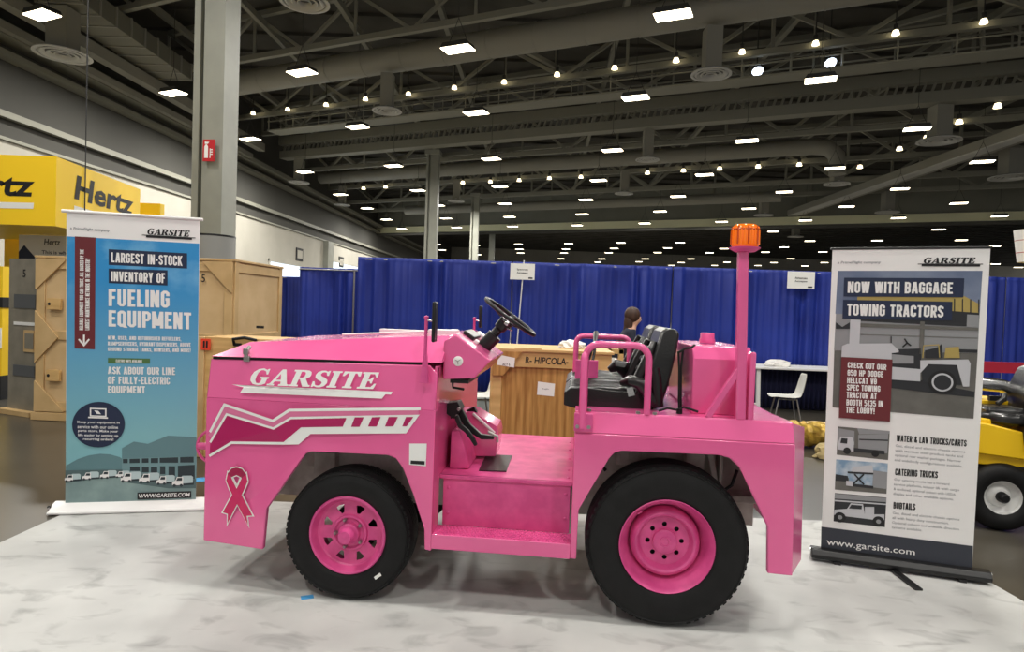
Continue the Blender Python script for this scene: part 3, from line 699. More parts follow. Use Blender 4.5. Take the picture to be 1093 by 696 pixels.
b.tube([(p[0],.12,p[1]) for p in [(1.7059,1.4012),(1.7337,1.4219),(1.7668,1.4282),(1.7852,1.4436)]], .006, n=8)
b.tube([(p[0],.12,p[1]+.012) for p in [(1.6136,1.0777),(1.6562,1.0947),(1.7045,1.0874),(1.7421,1.104),(1.8146,1.0833)]], .006, n=8)
b.lathe([(.016,0),(.014,.03),(0,.032)], (pA[-1][0],.12,1.078), (0,0,1), n=10)
b.build('hydraulic_hose', T)

# ================================================================ SETTING
HD = Vector((.044, .999, 0)); HX = Vector((.999, -.044, 0)); TD = Vector((.911, -.413, 0)); TN = Vector((.413, .911, 0))
b = MB('floor_concrete'); b.box((-30,-6,-.2),(120,150,-.004)); fl = struct(b.build('floor', smooth=False))
b = MB('floor_covering'); b.box((-3.2,-.6,-.004),(3.03,5.02,.0)); 
tag(b.build('floor_covering', smooth=False), 'large off-white smudged floor covering spread under the pink tractor and both banners', 'floor covering')
b = MB('wall_white')
wp = lambda y, z, o=0.: Vector((-21.35+o, 0, 0))+HD*y+Vector((0,0,z))
def wallbox(b, y0, y1, z0, z1, o0, o1, m):
    c = [wp(y, z, o) for z in (z0, z1) for o, y in ((o0,y0),(o1,y0),(o1,y1),(o0,y1))]
    b.add(c, [(0,3,2,1),(4,5,6,7),(0,1,5,4),(1,2,6,5),(2,3,7,6),(3,0,4,7)], m)
wallbox(b, 2, 150, 0, 7.55, -.3, 0, 'wall_white')
wallbox(b, 2, 150, 7.55, 8.6, -.3, -.1, 'wall_dark'); wallbox(b, 2, 150, 8.6, 15.5, -.3, 0, 'wall_dark')
struct(b.build('wall_left', smooth=False))
b = MB('truss_paint')
wallbox(b, 2, 150, 8.35, 8.6, 0, .25, 'truss_paint'); wallbox(b, 2, 150, 7.5, 7.62, 0, .15, 'truss_paint'); wallbox(b, 2, 150, 11.2, 11.5, 0, .9, 'truss_paint'); wallbox(b, 2, 150, 10.6, 10.8, 0, .6, 'truss_paint')
struct(b.build('trim_1', smooth=False))
for i, (y0, y1, z1) in enumerate(((50,61.2,4.6),(64.6,74,5.7))):
    b = MB('lit_window'); wallbox(b, y0, y1, 0, z1, 0, .04, 'lit_window'); struct(b.build('window_%d' % (i+1), smooth=False))
    b = MB('wall_white'); wallbox(b, y0-.25, y0, 0, z1+.2, 0, .1, 'wall_white'); wallbox(b, y1, y1+.25, 0, z1+.2, 0, .1, 'wall_white'); wallbox(b, y0-.25, y1+.25, z1, z1+.25, 0, .1, 'wall_white')
    struct(b.build('trim_%d' % (i+2), smooth=False))
b = MB('ceiling_dark'); b.box((-26,-6,15.5),(120,150,15.8))
for k in range(60):
    p = Vector((-26, 6+k*2.5, 15.42)); 
    b.beam(p, p+Vector((146,0,0)), .18, .16)
struct(b.build('ceiling', smooth=False))
b = MB('wall_white'); b.box((-30,149,0),(120,150,15.5)); struct(b.build('wall_back', smooth=False))
# deep header with a pale lower lip, lamplight put into its colour
b = MB('fascia_paint'); F0 = Vector((2.9,73,0)); A0 = F0-TD*25.5; B0 = F0+TD*100
b.beam(A0+Vector((0,0,12.9)), B0+Vector((0,0,12.9)), .6, 4.2); b.beam(A0-TN*.35+Vector((0,0,10.95)), B0-TN*.35+Vector((0,0,10.95)), .5, .75, 'fascia_lamplit_tint')
b.beam(A0-TN*.1+Vector((0,0,10.45)), B0-TN*.1+Vector((0,0,10.45)), .7, .3, 'wall_dark')
struct(b.build('trim_4', smooth=False))

for i, (x, y) in enumerate([(-1.0558,3.396),(-2.6992,5.552)]):
    b = MB('blue_tape'); b.box((-.03,-.02,.0005),(.035,.025,.002)); o = b.build('tape_scrap', smooth=False); o.location = (x, y, 0 if i == 0 else -.004); o.rotation_euler = (0,0,.4); o.scale = (1,1,1) if i == 0 else (1.6,3,1)
    tag(o, ['small scrap of blue tape on the floor covering by the front tire','pale blue scrap on the floor between the blue banner and the tractor nose'][i], 'tape')

# ---------------------------------------------------------------- roof steel, ducts
def PT(d, s, z): return TN*d+TD*s+Vector((0,0,z))
def truss(d, s0, s1, z0, z1, step, label, th=.22, box=False):
    t = thing('roof_truss', label, 'truss', tuple(PT(d, 0, z0)), 0, 'steel roof trusses')
    o = Vector(t.location)
    q = lambda s, z, dd=0: PT(d+dd, s, z)-o
    b = MB('truss_paint'); b.beam(q(s0,z0), q(s1,z0), th, th); b.beam(q(s0,z1), q(s1,z1), th, th)
    b.build('chord', t)
    w_ = MB('truss_paint'); s = s0; k = 0
    while s < s1-.01:
        e = min(s+step, s1)
        w_.beam(q(s, z0 if k%2 else z1), q(e, z1 if k%2 else z0), th*.6, th*.6)
        if k%2 == 0: w_.beam(q(s,z0), q(s,z1), th*.5, th*.5)
        s = e; k += 1
    w_.build('web_member', t)
    return t
for d, z0, z1, st, lab in ((17.5,13.4,15.3,2.6,'dark steel roof truss nearest overhead, crossing the top left of the picture'),
    (22.9,13.2,15.2,3.0,'long steel roof truss just in front of the large round air duct'),
    (29.9,13.1,15.0,3.2,'steel roof truss behind the large round air duct, above the nearest row of small spotlights'),
    (34.2,13.4,15.2,3.,'steel roof truss in front of the deep ribbed girder'),
    (41.0,12.4,15.1,3.4,'steel roof truss behind the deep ribbed girder at the heads of the far columns'),
    (49.2,12.6,15.0,3.2,'steel roof truss behind the narrower round air duct with the elbow end'),
    (54.5,12.2,15.0,3.6,'steel roof truss just behind the far row of small spotlights'),
    (61.0,12.4,15.0,4.,'farthest steel roof truss in front of the lit header')):
    truss(d, (-18.3-.413*d)/.911, .25*d+14, z0, z1, st, lab, th=.2+.002*d)
# deep ribbed girder
t = thing('ribbed_girder', 'deep grey roof girder with a ribbed grating between its two bands, crossing the whole hall', 'girder', tuple(PT(36.9,0,12.5)))
o = Vector(t.location)
b = MB('truss_paint'); b.beam(PT(36.9,-36.5,13.6)-o, PT(36.9,24,13.6)-o, .5, .6); b.beam(PT(37.2,-36.5,12.6)-o, PT(37.2,24,12.6)-o, .8, .55); b.build('band', t, smooth=False)
b = MB('truss_paint')
for k in range(150): p = PT(37,-36.3+k*.4,12.8)-o; b.beam(p, p+TD*.18+Vector((0,0,.55)), .12, .12)
b.build('rib_panel', t, smooth=False)
# catwalk
t = thing('catwalk', 'steel catwalk with thin handrails carrying the nearest small spotlights', 'catwalk', tuple(PT(30.7,0,12.2)))
o = Vector(t.location)
b = MB('truss_paint'); b.beam(PT(30.7,-31,12.2)-o, PT(30.7,22,12.2)-o, 1.1, .08); b.build('walkway', t, smooth=False)
b = MB('truss_paint')
for dd in (30.2,31.2):
    for z in (12.75,13.25): b.beam(PT(dd,-31,z)-o, PT(dd,22,z)-o, .06, .06)
    for k in range(27): b.beam(PT(dd,-30.9+2*k,12.2)-o, PT(dd,-30.9+2*k,13.25)-o, .06, .06)
for k in range(9): b.beam(PT(30.7,-30+6*k,12.2)-o, PT(30.7,-30+6*k,15.3)-o, .07, .07)
b.build('guard_rail', t, smooth=False)
# purlins running away from the viewer
for i, x in enumerate((-17.6,-13.2,-8.9,-4.5,3.5,11,19,27)):
    b = MB('truss_paint'); p = Vector((x,8,0)); 
    b.beam(p+Vector((0,0,14.6)), p+HD*64+Vector((0,0,14.6)), .22, .3)
    ob = b.build('purlin', smooth=False)
    tag(ob, ['dark roof purlin running into the distance beside the left wall','dark roof purlin running back above the tall near column','dark roof purlin crossing the top left between the column and the first round diffuser','dark roof purlin running back above the steering wheel','dark roof purlin running back above the seats','dark roof purlin running back above the amber beacon','dark roof purlin running back above the right-hand banner','dark roof purlin at the far right of the hall roof'][i], 'purlin', 'roof purlins')
for s, lab, sgn in ((14,'long diagonal brace rising across the upper right of the roof',1),(-4,'diagonal brace crossing the roof above the middle of the hall',1),(-10,'diagonal brace between roof trusses at upper left',-1),(22,'diagonal brace descending behind the right-hand banner',-1)):
    b = MB('truss_paint'); p = PT(26.5,s-9,13.9); b.beam(p, p+Vector((9*sgn,12,.6)), .2, .2); tag(b.build('roof_brace', smooth=False), lab, 'brace', 'diagonal roof braces')
# a long light-bottomed slab duct rising to the right
q_ = [(26.5723,30.6336),(27.0322,71.0922)]; p_, e_ = [Vector((*k, 11.75)) for k in q_]; b = MB('duct_metal'); b.beam(p_, e_, 1.3, .5); b.beam(p_-Vector((.2,0,.27)), e_-Vector((.2,0,.27)), .8, .08, 'diffuser_white')
tag(b.build('flat_duct', smooth=False), 'long flat pale-bottomed duct running diagonally at the upper right of the hall', 'duct')
# ducts
def duct(pts, r, label, drops=()):
    p0 = Vector(pts[0]); t = thing('air_duct', label, 'duct', tuple(p0))
    P = [Vector(p)-p0 for p in pts]
    MB('duct_metal').tube(P, r, n=20).build('duct_pipe', t, angle=60)
    L = (P[1]-P[0]).length; d = (P[1]-P[0]).normalized(); k = 1
    while k*2.2 < L: c = P[0]+d*k*2.2; MB('duct_metal').tube([c-d*.04, c+d*.04], r*1.03, n=20).build('duct_joint', t, angle=60); k += 1
    return t
a = PT(25.1,-30.5,13.1); c = PT(25.1,18,13.1); duct((a, c), .6, 'large round grey air duct crossing the top of the hall')
a = PT(45.4,-40,12.75); c = PT(45.8,.2,12.75)
duct((a, c, c+TD*.9+Vector((0,0,-.15)), c+TD*1.4+Vector((0,0,-.7)), c+TD*1.5+Vector((0,0,-1.9))), .52, 'narrower round air duct ending in a downward elbow behind the amber beacon')
a = PT(59,-40,11.9); c = PT(59,-2,11.9); duct((a, c), .45, 'far round air duct just above the distant lamp rows')
t = thing('rectangular_duct', 'boxy ribbed rectangular air duct at the upper left beside the wall', 'duct', (-17.2,24,12.4))
b = MB('duct_rib'); b.box((-.95,-6,0),(.8,8,.75)); b.build('duct_body', t, smooth=False)
b = MB('duct_metal')
for k in range(15): MB('duct_metal').box((-1.,-6+k,-.04),(.85,-5.92+k,.79)).build('duct_flange', t, smooth=False)
b = MB('duct_metal'); b.beam((-18.9,14,12.0),(-17.6,44,12.0),.5,.5); b.beam((-19.7,14,11.4),(-18.3,44,11.4),.3,.3); tag(b.build('cable_tray', smooth=False), 'long cable tray running back along the upper left wall', 'cable tray')

# diffusers hanging on drop ducts
DF = [(67,59,45,'upper left corner, below the boxy duct'),(325,3,50,'at the very top, right of the tall near column'),(413,119,31,'below the large round duct, left of the middle'),(759,80,41,'below the large round duct, right of the middle, largest of those'),(1002,151,36,'upper right, above the right-hand banner'),(691,171,25,'above the seats, nearer one of a pair'),(666,207,20,'above the seats, farther one of a pair'),(893,197,24,'under the elbow end of the narrower duct'),(487,215,18,'just right of the second column'),(319,195,21,'between the two columns, left one'),(365,219,17,'between the two columns, right one'),(1078,190,32,'at the right edge above the hanging white cup sign'),(815,230,19,'just above the amber beacon'),(947,227,21,'above the left top corner of the right-hand banner'),(849,253,15,'low and far, right of the beacon')]
def diffuser(x, y, dia, label):
    t = thing('ceiling_diffuser', 'round white ceiling diffuser '+label, 'air diffuser', (x, y, 10.6), 0, 'round ceiling diffusers')
    b = MB('diffuser_white'); r = dia/2
    b.lathe([(r*.4,.22),(r*.5,.1),(r*.98,.05),(r,.0),(r*.86,.0),(r*.84,.05)], (0,0,0), (0,0,1), n=36)
    for k, q in enumerate((.7,.48,.26)): b.lathe([(r*q*1.12,.0),(r*q,-.02),(r*q*.82,.06),(r*q*.9,.1)], (0,0,0), (0,0,1), n=32)
    b.lathe([(0,.08),(r*.8,.08),(r*.8,.12)], (0,0,0), (0,0,1), 'diffuser_dark', n=28)
    b.build('diffuser_cone', t, angle=50)
    MB('duct_metal').box((-r*.4,-r*.4,.12),(r*.4,r*.4,1.72)).build('drop_duct', t, smooth=False)
    return t
for (u, x, y, wpx, lab) in []: pass
DXY = [(-17.4059,24.4509),(-6.607,19.5077),(-6.2044,30.0982),(7.1329,24.1521),(20.8311,31.8578),(7.6383,37.8403),(8.1763,48.8258),(21.321,42.7826),(-5.1603,55.011),(-16.6315,48.8711),(-16.1563,59.3748),(30.0574,39.149),(21.9648,56.8028),(30.7627,53.0924),(31.1202,71.0539)]
for (x, y), (u, v, wp_, lab) in zip(DXY, DF):
    diffuser(x, y, wp_*math.hypot(x, y)/690, lab)

# high-bay lamps
LX = [(-15.6824,21.0489),(-21.3686,31.2225),(-15.4029,28.5755),(-21.2981,39.0),(-8.6504,25.4545),(-2.238,22.6202),(-2.0228,29.9079),(4.5426,19.5234),(4.8607,27.0602),(11.3263,24.3326),(-15.15,36.2519),(-20.9775,47.5246),(-8.2904,32.9835),(-14.8633,44.8937),(-8.1031,41.8918),(-20.7054,56.0458),(-14.7692,53.7286),(-20.3312,63.6163),(-14.1863,60.9925),(-20.1041,71.1879),(-13.8347,68.5596),(-19.7502,78.6867),(-13.5714,76.3969),(-19.27,97.6859),(-18.998,106.2227),(-18.8606,113.4727),(-1.6113,38.9849),(-1.2681,47.7076),(-7.7963,50.5326),(-0.9614,55.4933),(-0.6266,63.3668),(-7.195,65.9851),(-6.7332,73.2703),(-0.3106,70.6788),(-7.0488,57.7229),(0.506,89.6726),(0.72,97.4211),(0.9896,104.097),(5.6474,52.1237),(6.2075,59.9777),(6.5331,67.8791),(7.2928,86.6816),(7.5677,94.5329),(7.8385,101.3278),(8.2553,112.6441),(5.2726,35.9374),(5.6192,44.2725),(12.0641,41.3353),(12.3982,49.2081),(12.7562,56.7292),(13.0165,64.6024),(13.8496,83.4524),(14.1877,91.1732),(14.4515,98.1538),(15.0592,109.9963),(11.7467,33.0325),(20.8803,80.8233),(21.0106,87.9379),(21.2711,95.0891),(21.9333,106.8888),(28.6996,103.8301),(28.233,92.61),(28.1917,86.2174),(19.8303,61.6556),(18.9343,38.3109),(19.2009,46.0428),(19.4877,53.6236),(26.314,51.041),(26.656,58.9378),(27.156,67.349),(18.5737,29.9874),(25.7297,35.5692),(26.0269,43.5773),(33.134,48.0005),(33.3136,55.7637),(40.0234,53.0058),(40.7871,61.7269),(34.3183,74.4472),(34.4473,81.8177),(34.9178,89.0184),(41.4933,86.1119),(42.1705,97.5552),(42.8336,105.4534),(49.5748,102.1548),(49.9664,109.871),(42.9459,112.5754),(40.6712,71.8378),(48.1098,69.0038),(54.8876,73.2315),(71.1601,94.5065),(77.8362,98.6713),(29.4435,119.3712),(36.3146,115.7873),(35.8705,107.7528),(29.2159,111.8869),(15.3755,117.6793),(22.1422,113.478),(-11.5388,94.2712),(-11.7225,103.4376),(-5.6919,93.6028),(-6.3267,110.2396)]
def lamp_proto(label):
    t = thing('high_bay_lamp', label, 'ceiling lamp', (0,0,10.6), -R(24), 'high bay lamps hanging in rows')
    MB('lamp_body').prism([(-.56,.03),(.56,.03),(.46,.2),(-.46,.2)], lambda x, z: -.3, .6).build('lamp_housing', t, smooth=False)
    MB('lamp_glow').box((-.54,-.29,0),(.54,.29,.035)).build('lamp_lens', t, smooth=False)
    c = MB('lamp_body')
    for s_ in (-1, 1): c.tube([(.4*s_,0,.18),(.0,0,1.1)], .012, n=5)
    c.tube([(0,0,1.1),(0,0,4.735)], .012, n=5); c.build('lamp_cable', t)
    return t
def where(x, y):
    side = ['far left beside the wall', 'left of centre', 'over the middle', 'right of centre', 'at far right'][min(4, max(0, int((x/max(y,1)+.75)/.3)))]
    return side
protoL = None; order = sorted(LX, key=lambda p: p[1])
cnt = {}
for i, (x, y) in enumerate(order):
    wds = ['nearest', 'second', 'third', 'fourth', 'fifth', 'sixth', 'seventh', 'eighth', 'ninth', 'tenth', 'eleventh', 'twelfth', 'thirteenth', 'fourteenth', 'fifteenth', 'sixteenth', 'seventeenth', 'eighteenth', 'nineteenth', 'twentieth', 'twenty-first', 'twenty-second', 'twenty-third', 'twenty-fourth', 'twenty-fifth', 'twenty-sixth', 'twenty-seventh', 'twenty-eighth', 'twenty-ninth', 'thirtieth','thirty-first','thirty-second','thirty-third','thirty-fourth','thirty-fifth','thirty-sixth','thirty-seventh','thirty-eighth','thirty-ninth','fortieth','forty-first','forty-second']
    sd = where(x, y); k = cnt.get(sd, 0); cnt[sd] = k+1
    lab = 'lit high bay lamp, %s of those hanging %s' % (wds[k] if k == 0 else wds[k]+' nearest', sd)
    if protoL is None: o = protoL = lamp_proto(lab)
    else: o = copy_tree(protoL)
    o['label'] = lab; o.location = (x, y, 10.6)
# the hall's lamps above and behind the viewer
back = [(-9,9),(-2,11),(5,9),(-6,2),(1,3),(8,2),(-3,-4),(4,-4)]
for i, (x, y) in enumerate(back):
    o = copy_tree(protoL); o.location = (x, y, 10.6)
    o['label'] = 'glowing high bay lamp above and behind the viewer, out of the photo'
def area(x, y, power, size=.9):
    l = bpy.data.lights.new('lamp_light', 'AREA'); l.energy = power; l.shape = 'RECTANGLE'; l.size = size; l.size_y = .5; l.color = (1., .97, .91)
    o = bpy.data.objects.new('lamp_light', l); COL.objects.link(o); o.location = (x, y, 10.59); o.rotation_euler = (0, 0, -R(24))
LP = 330
for x, y in back: area(x, y, LP*1.15)
for x, y in order[:14]: area(x, y, LP*1.9)
for x, y in order[14:60:4]: area(x, y, LP*3.6)
for x, y in order[60::7]: area(x, y, LP*9)

# small spotlights in the trusses
SX = [(-16.4354,39.6558),(-13.9316,38.6284),(-11.2759,37.4498),(-21.5915,42.0618),(-8.686,36.1694),(-6.0765,35.0457),(-3.4597,33.8008),(-0.8347,32.7042),(1.7712,31.4101),(4.4033,30.3116),(7.0032,29.1647),(9.566,27.9866),(12.2322,26.8752),(14.8428,25.6626),(17.4562,24.4582)]
SX2 = [(23.3046,31.3961),(23.3142,34.0785),(23.5767,39.7315),(23.5699,37.1327),(-4.6737,55.3279),(-2.2646,54.4905),(0.1644,53.4651),(2.6194,52.2302),(5.0925,51.2849),(9.9245,48.9546),(12.3604,47.7889),(14.7146,46.7354),(17.1085,45.6445),(19.5875,44.6607),(23.8515,44.7255),(-19.207,61.7568),(-14.2831,59.7235),(-12.0066,58.6094)]
SC2 = [(10.6077,28.8802),(13.2673,27.6577)]
def spot_proto():
    t = thing('spotlight', 'small', 'spotlight', (0,0,13), 0, 'small spotlights in the roof steel')
    MB('spot_glow').lathe([(0,0),(.15,0),(.1,.16),(0,.2)], (0,0,0), (0,0,1), n=10).build('spotlight_bulb', t)
    b = MB('lamp_body'); b.lathe([(.05,.14),(.09,.2),(.09,.4),(0,.42)], (0,0,0), (0,0,1), n=10); b.tube([(0,0,.4),(0,0,1.4)], .025, n=5); b.build('spotlight_body', t)
    return t
ps = spot_proto(); first = True
near_w = sorted(SX); far_w = sorted(SX2)
ordn = ['leftmost','second from the left','third from the left','fourth from the left','fifth from the left','sixth from the left','seventh from the left','eighth from the left','ninth from the left','tenth from the left','eleventh from the left','twelfth from the left','thirteenth from the left','fourteenth from the left','fifteenth from the left','sixteenth from the left','seventeenth from the left','rightmost']
for (arr, z, sc, row) in ((near_w,13,1.,'nearer row along the catwalk'),(far_w,12.2,1.25,'farther row of roof spotlights')):
    for i, (x, y) in enumerate(arr):
        o = ps if first else copy_tree(ps); first = False
        o.location = (x, y, z); o.scale = (sc, sc, sc); o['label'] = 'tiny warm spotlight, %s in the %s' % (ordn[i] if i < len(arr)-1 else 'rightmost', row)
for i, (x, y) in enumerate(SC2):
    t = thing('floodlight', ['cold white floodlight on the catwalk, left one of the two','cold white floodlight on the catwalk, right one of the two'][i], 'floodlight', (x, y, 12.6), 0, 'cold white floodlights')
    MB('cool_glow').lathe([(0,0),(.24,0),(.18,.1),(0,.12)], (0,0,0), (0,-.5,-.8), n=14).build('floodlight_lens', t)
    b = MB('lamp_body'); b.lathe([(.2,-.04),(.26,-.02),(.2,-.25),(0,-.28)], (0,0,0), (0,-.5,-.8), n=14); b.beam((0,.1,.1),(0,.1,2.8),.04,.04); b.build('floodlight_body', t)

# ---------------------------------------------------------------- columns
def column(x, y, wd, ztop, label, sleeve):
    t = thing('building_column', label, 'column', (x, y, 0), R(-8) if sleeve else R(-5))
    h = wd/2; k = wd/.8
    b = MB('steel_grey'); b.box((-h,-h*.55,0),(-h+.16*k,h*.5,ztop)); b.box((-h+.16*k,-h*.1,0),(-h+.34*k,h*.3,ztop)); b.box((-h+.30*k,-h*.75,0),(h,h*.7,ztop))
    b.build('column_shaft', t, smooth=False)
    b = MB('steel_grey'); b.tube([(-h+.23*k,-h*.3,0),(-h+.23*k,-h*.3,ztop)], .03*k, n=8)
    if sleeve: b.tube([(-h+.23*k,-h*.3,8.4),(-h+.23*k,-h*.3,8.6)], .045, n=8)
    b.build('conduit', t)
    if sleeve:
        b = MB('column_wrap'); b.tube([(0,0,0),(0,0,3.0)], .5, n=40); b.build('column_sleeve', t, angle=60)
        b = MB('black_plastic'); b.tube([(0,0,2.99),(0,0,3.03)], .505, n=40); b.build('sleeve_rim', t, angle=60)
    else:
        b = MB('steel_grey'); b.box((-h*1.2,-h*1.1,ztop-.3),(h*1.2,h*1.1,ztop)); b.build('column_cap', t, smooth=False)
    return t
column(-6.96, 14.7, .8, 15.4, 'thick grey steel column with a red sign, rising behind the tall blue banner', True)
column(-5.85, 44.5, .85, 12.3, 'slim pale column far behind the steering wheel mirrors, taller of the distant ones', False)
column(-3.83, 60, .75, 12.2, 'slimmer distant column just right of the taller far column', False)
b = MB('steel_grey'); b.box((-3.2,79,0),(-2.5,79.7,10.8)); tag(b.build('building_column', smooth=False), 'faint farthest column behind the blue drapes near the middle', 'column')
b = MB('steel_grey'); wallbox(b, 62.2, 63.8, 0, 7.5, 0, .5, 'steel_grey'); tag(b.build('wall_pilaster', smooth=False), 'grey pilaster on the left wall between the two bright openings', 'pilaster')
t = thing('extinguisher_sign', 'small red fire extinguisher sign on the thick near column', 'sign', (-6.87,14.28,4.87), R(-8))
b = MB('red_sign'); b.box((-.14,-.03,-.24),(.14,0,.24)); b.build('sign_plate', t, smooth=False)
b = MB('white_decal'); f_ = lambda x, z: -.034
b.prism([(-.1,-.17),(-.01,-.17),(-.01,.08),(-.04,.13),(-.07,.13),(-.1,.08)], f_, 0); b.prism([(-.09,.14),(-.02,.14),(.02,.18),(-.09,.19)], f_, 0)
for z in (-.05,-.1,.0): b.prism([(.03,z),(.1,z),(.1,z+.025),(.03,z+.025)], f_, 0)
b.prism([(.03,-.17),(.05,-.17),(.05,.04),(.03,.04)], f_, 0); b.build('extinguisher_symbol', t, smooth=False)
for i, (y, z) in enumerate(((55.3,5.1),(67,5.3))):
    b = MB('ink'); wallbox(b, y, y+1.5, z, z+1.1, 0, .08, 'ink'); wallbox(b, y+.2, y+1.3, z+.2, z+.9, .08, .1, 'wall_white')
    tag(b.build('wall_sign', smooth=False), ['small dark-framed square sign above the left bright wall opening','small dark-framed square sign above the right bright wall opening'][i], 'sign')

# ---------------------------------------------------------------- drapes
def drape(name, p, d, wdt, h, label, group=None, folds=1.):
    t = thing(name, label, 'drape', tuple(p), math.atan2(d[1], d[0]), group)
    n = int(wdt*60); vs = []; ph = random.random()*6; fs = []
    off = []
    for i in range(n+1):
        x = wdt*i/n
        off.append(.055*math.sin(x*24+ph+2.4*math.sin(x*2.7+ph))*(.12+.88*math.sin(x*2.6+ph*2)**4)+.012*math.sin(x*47+ph)+.04*math.sin(x*6+ph*3))
    zs = [0.02, .6, 1.2, 1.8, h-.12, h-.06, h]
    for j, z in enumerate(zs):
        a = [1.1,1.05,1,.9,.7,.25,.6][j]
        for i in range(n+1): vs.append((wdt*i/n, off[i]*a*folds, z))
    for j in range(len(zs)-1):
        for i in range(n): q = j*(n+1)+i; fs.append((q, q+1, q+n+2, q+n+1))
    b = MB('drape_blue'); b.add(vs, fs); o = b.build('drape_cloth', t, angle=80)
    m = o.modifiers.new('thick', 'SOLIDIFY'); m.thickness = .006
    b = MB('zinc'); b.tube([(0,.03,h-.04),(wdt,.03,h-.04)], .014, n=8)
    x = .12; b.tube([(x,.09,0),(x,.09,h-.02)], .02, n=8); b.lathe([(0,.012),(.1,.01),(.1,0),(0,0)], (x,.09,0), (0,0,1), n=16)
    b.build('drape_frame', t)
    return t
p = Vector((-2.92,11.95,0)); L5 = ['blue pleated drape behind the hood mirrors, left end of the long row','blue pleated drape behind the steering wheel and the first booth sign','blue pleated drape behind the seated area and the dark-haired person','blue pleated drape behind the amber beacon pole and the white table','blue pleated drape seen right of the right-hand banner']
ws = [2.9,2.95,2.95,2.95,2.95]
for i in range(5):
    drape('blue_drape', p, HX, ws[i]-.012, 2.46, L5[i], 'tall blue drapes in the long row'); p = p+HX*ws[i]
drape('blue_drape', Vector((-8.1,22,0)), HX, 2.25, 2.42, 'smaller distant blue drape right of the tan crates, below the bright openings')
drape('blue_drape', Vector((-3.15,13.2,0)), -HX, 1.3, 2.3, 'narrow blue drape just left of the long row, set further back')
b = MB('white_satin'); b.tube([(-5.6,22,0),(-5.6,22,2.5)], .03, n=8); b.lathe([(0,.02),(.18,.015),(.18,0)], (-5.6,22,0), (0,0,1), n=16); tag(b.build('upright_pole'), 'pale upright pole at the right end of the small distant drape', 'pole')

# booth number signs
def booth_sign(x, y, z0, z1, wd, lines, label, pole):
    t = thing('booth_sign', label, 'sign', (x, y, 0), math.atan2(HX.y, HX.x), 'white paper booth signs')
    b = MB('paper'); b.box((-wd/2,0,z0),(wd/2,.006,z1)); f_ = lambda X, Z: -.004; h = z1-z0
    for i, l in enumerate(lines): b.text(l, -wd*.23, wd*.22, z0+h*(.56-.2*i), z0+h*(.68-.2*i), f_, 'ink', bold=.02)
    b.prism([(wd*.25,z0+.02),(wd*.42,z0+.02),(wd*.42,z0+.045),(wd*.25,z0+.045)], f_, 0, 'ink')
    b.build('sign_card', t, smooth=False)
    if pole: MB('white_satin').tube([(-.10,.03,0),(.02,.03,z1+.06)], .011, n=8).build('sign_pole', t)
booth_sign(.155, 11.5, 2.12, 2.41, .44, ['Spectrum','Aerospace'], 'white booth sign on a thin white pole above the steering wheel', True)
booth_sign(5.14, 11.42, 2.13, 2.435, .48, ['Arkansas','Aerospace'], 'white booth sign on the drape right of the amber beacon', False)
booth_sign(8.05, 11.32, 2.13, 2.43, .46, ['Aviation','Supply'], 'white booth sign half hidden by the right edge of the right banner', False)
t = thing('cup_sign', 'white tapered hanging sign with a red letter at the right edge', 'sign', (4.86, 6, 2.2))
b = MB('paper'); b.lathe([(0,0),(.115,0),(.155,.3),(0,.3)], (0,0,0), (0,0,1), n=32)
def cyl(x, z): return -math.sqrt(max(.0001, (.117+.133*z)**2-x*x))-.010
b.text('DO', -.11, .03, .10, .19, cyl, 'red_sign', bold=.01)
b.lathe([(.1285,.085),(.1292,.09)], (0,0,0), (0,0,1), 'red_sign', n=32); b.lathe([(.1425,.2),(.1432,.205)], (0,0,0), (0,0,1), 'red_sign', n=32)
b.build('sign_body', t); MB('ink').tube([(0,0,.3),(0,0,13.3)], .004, n=5).build('sign_wire', t)

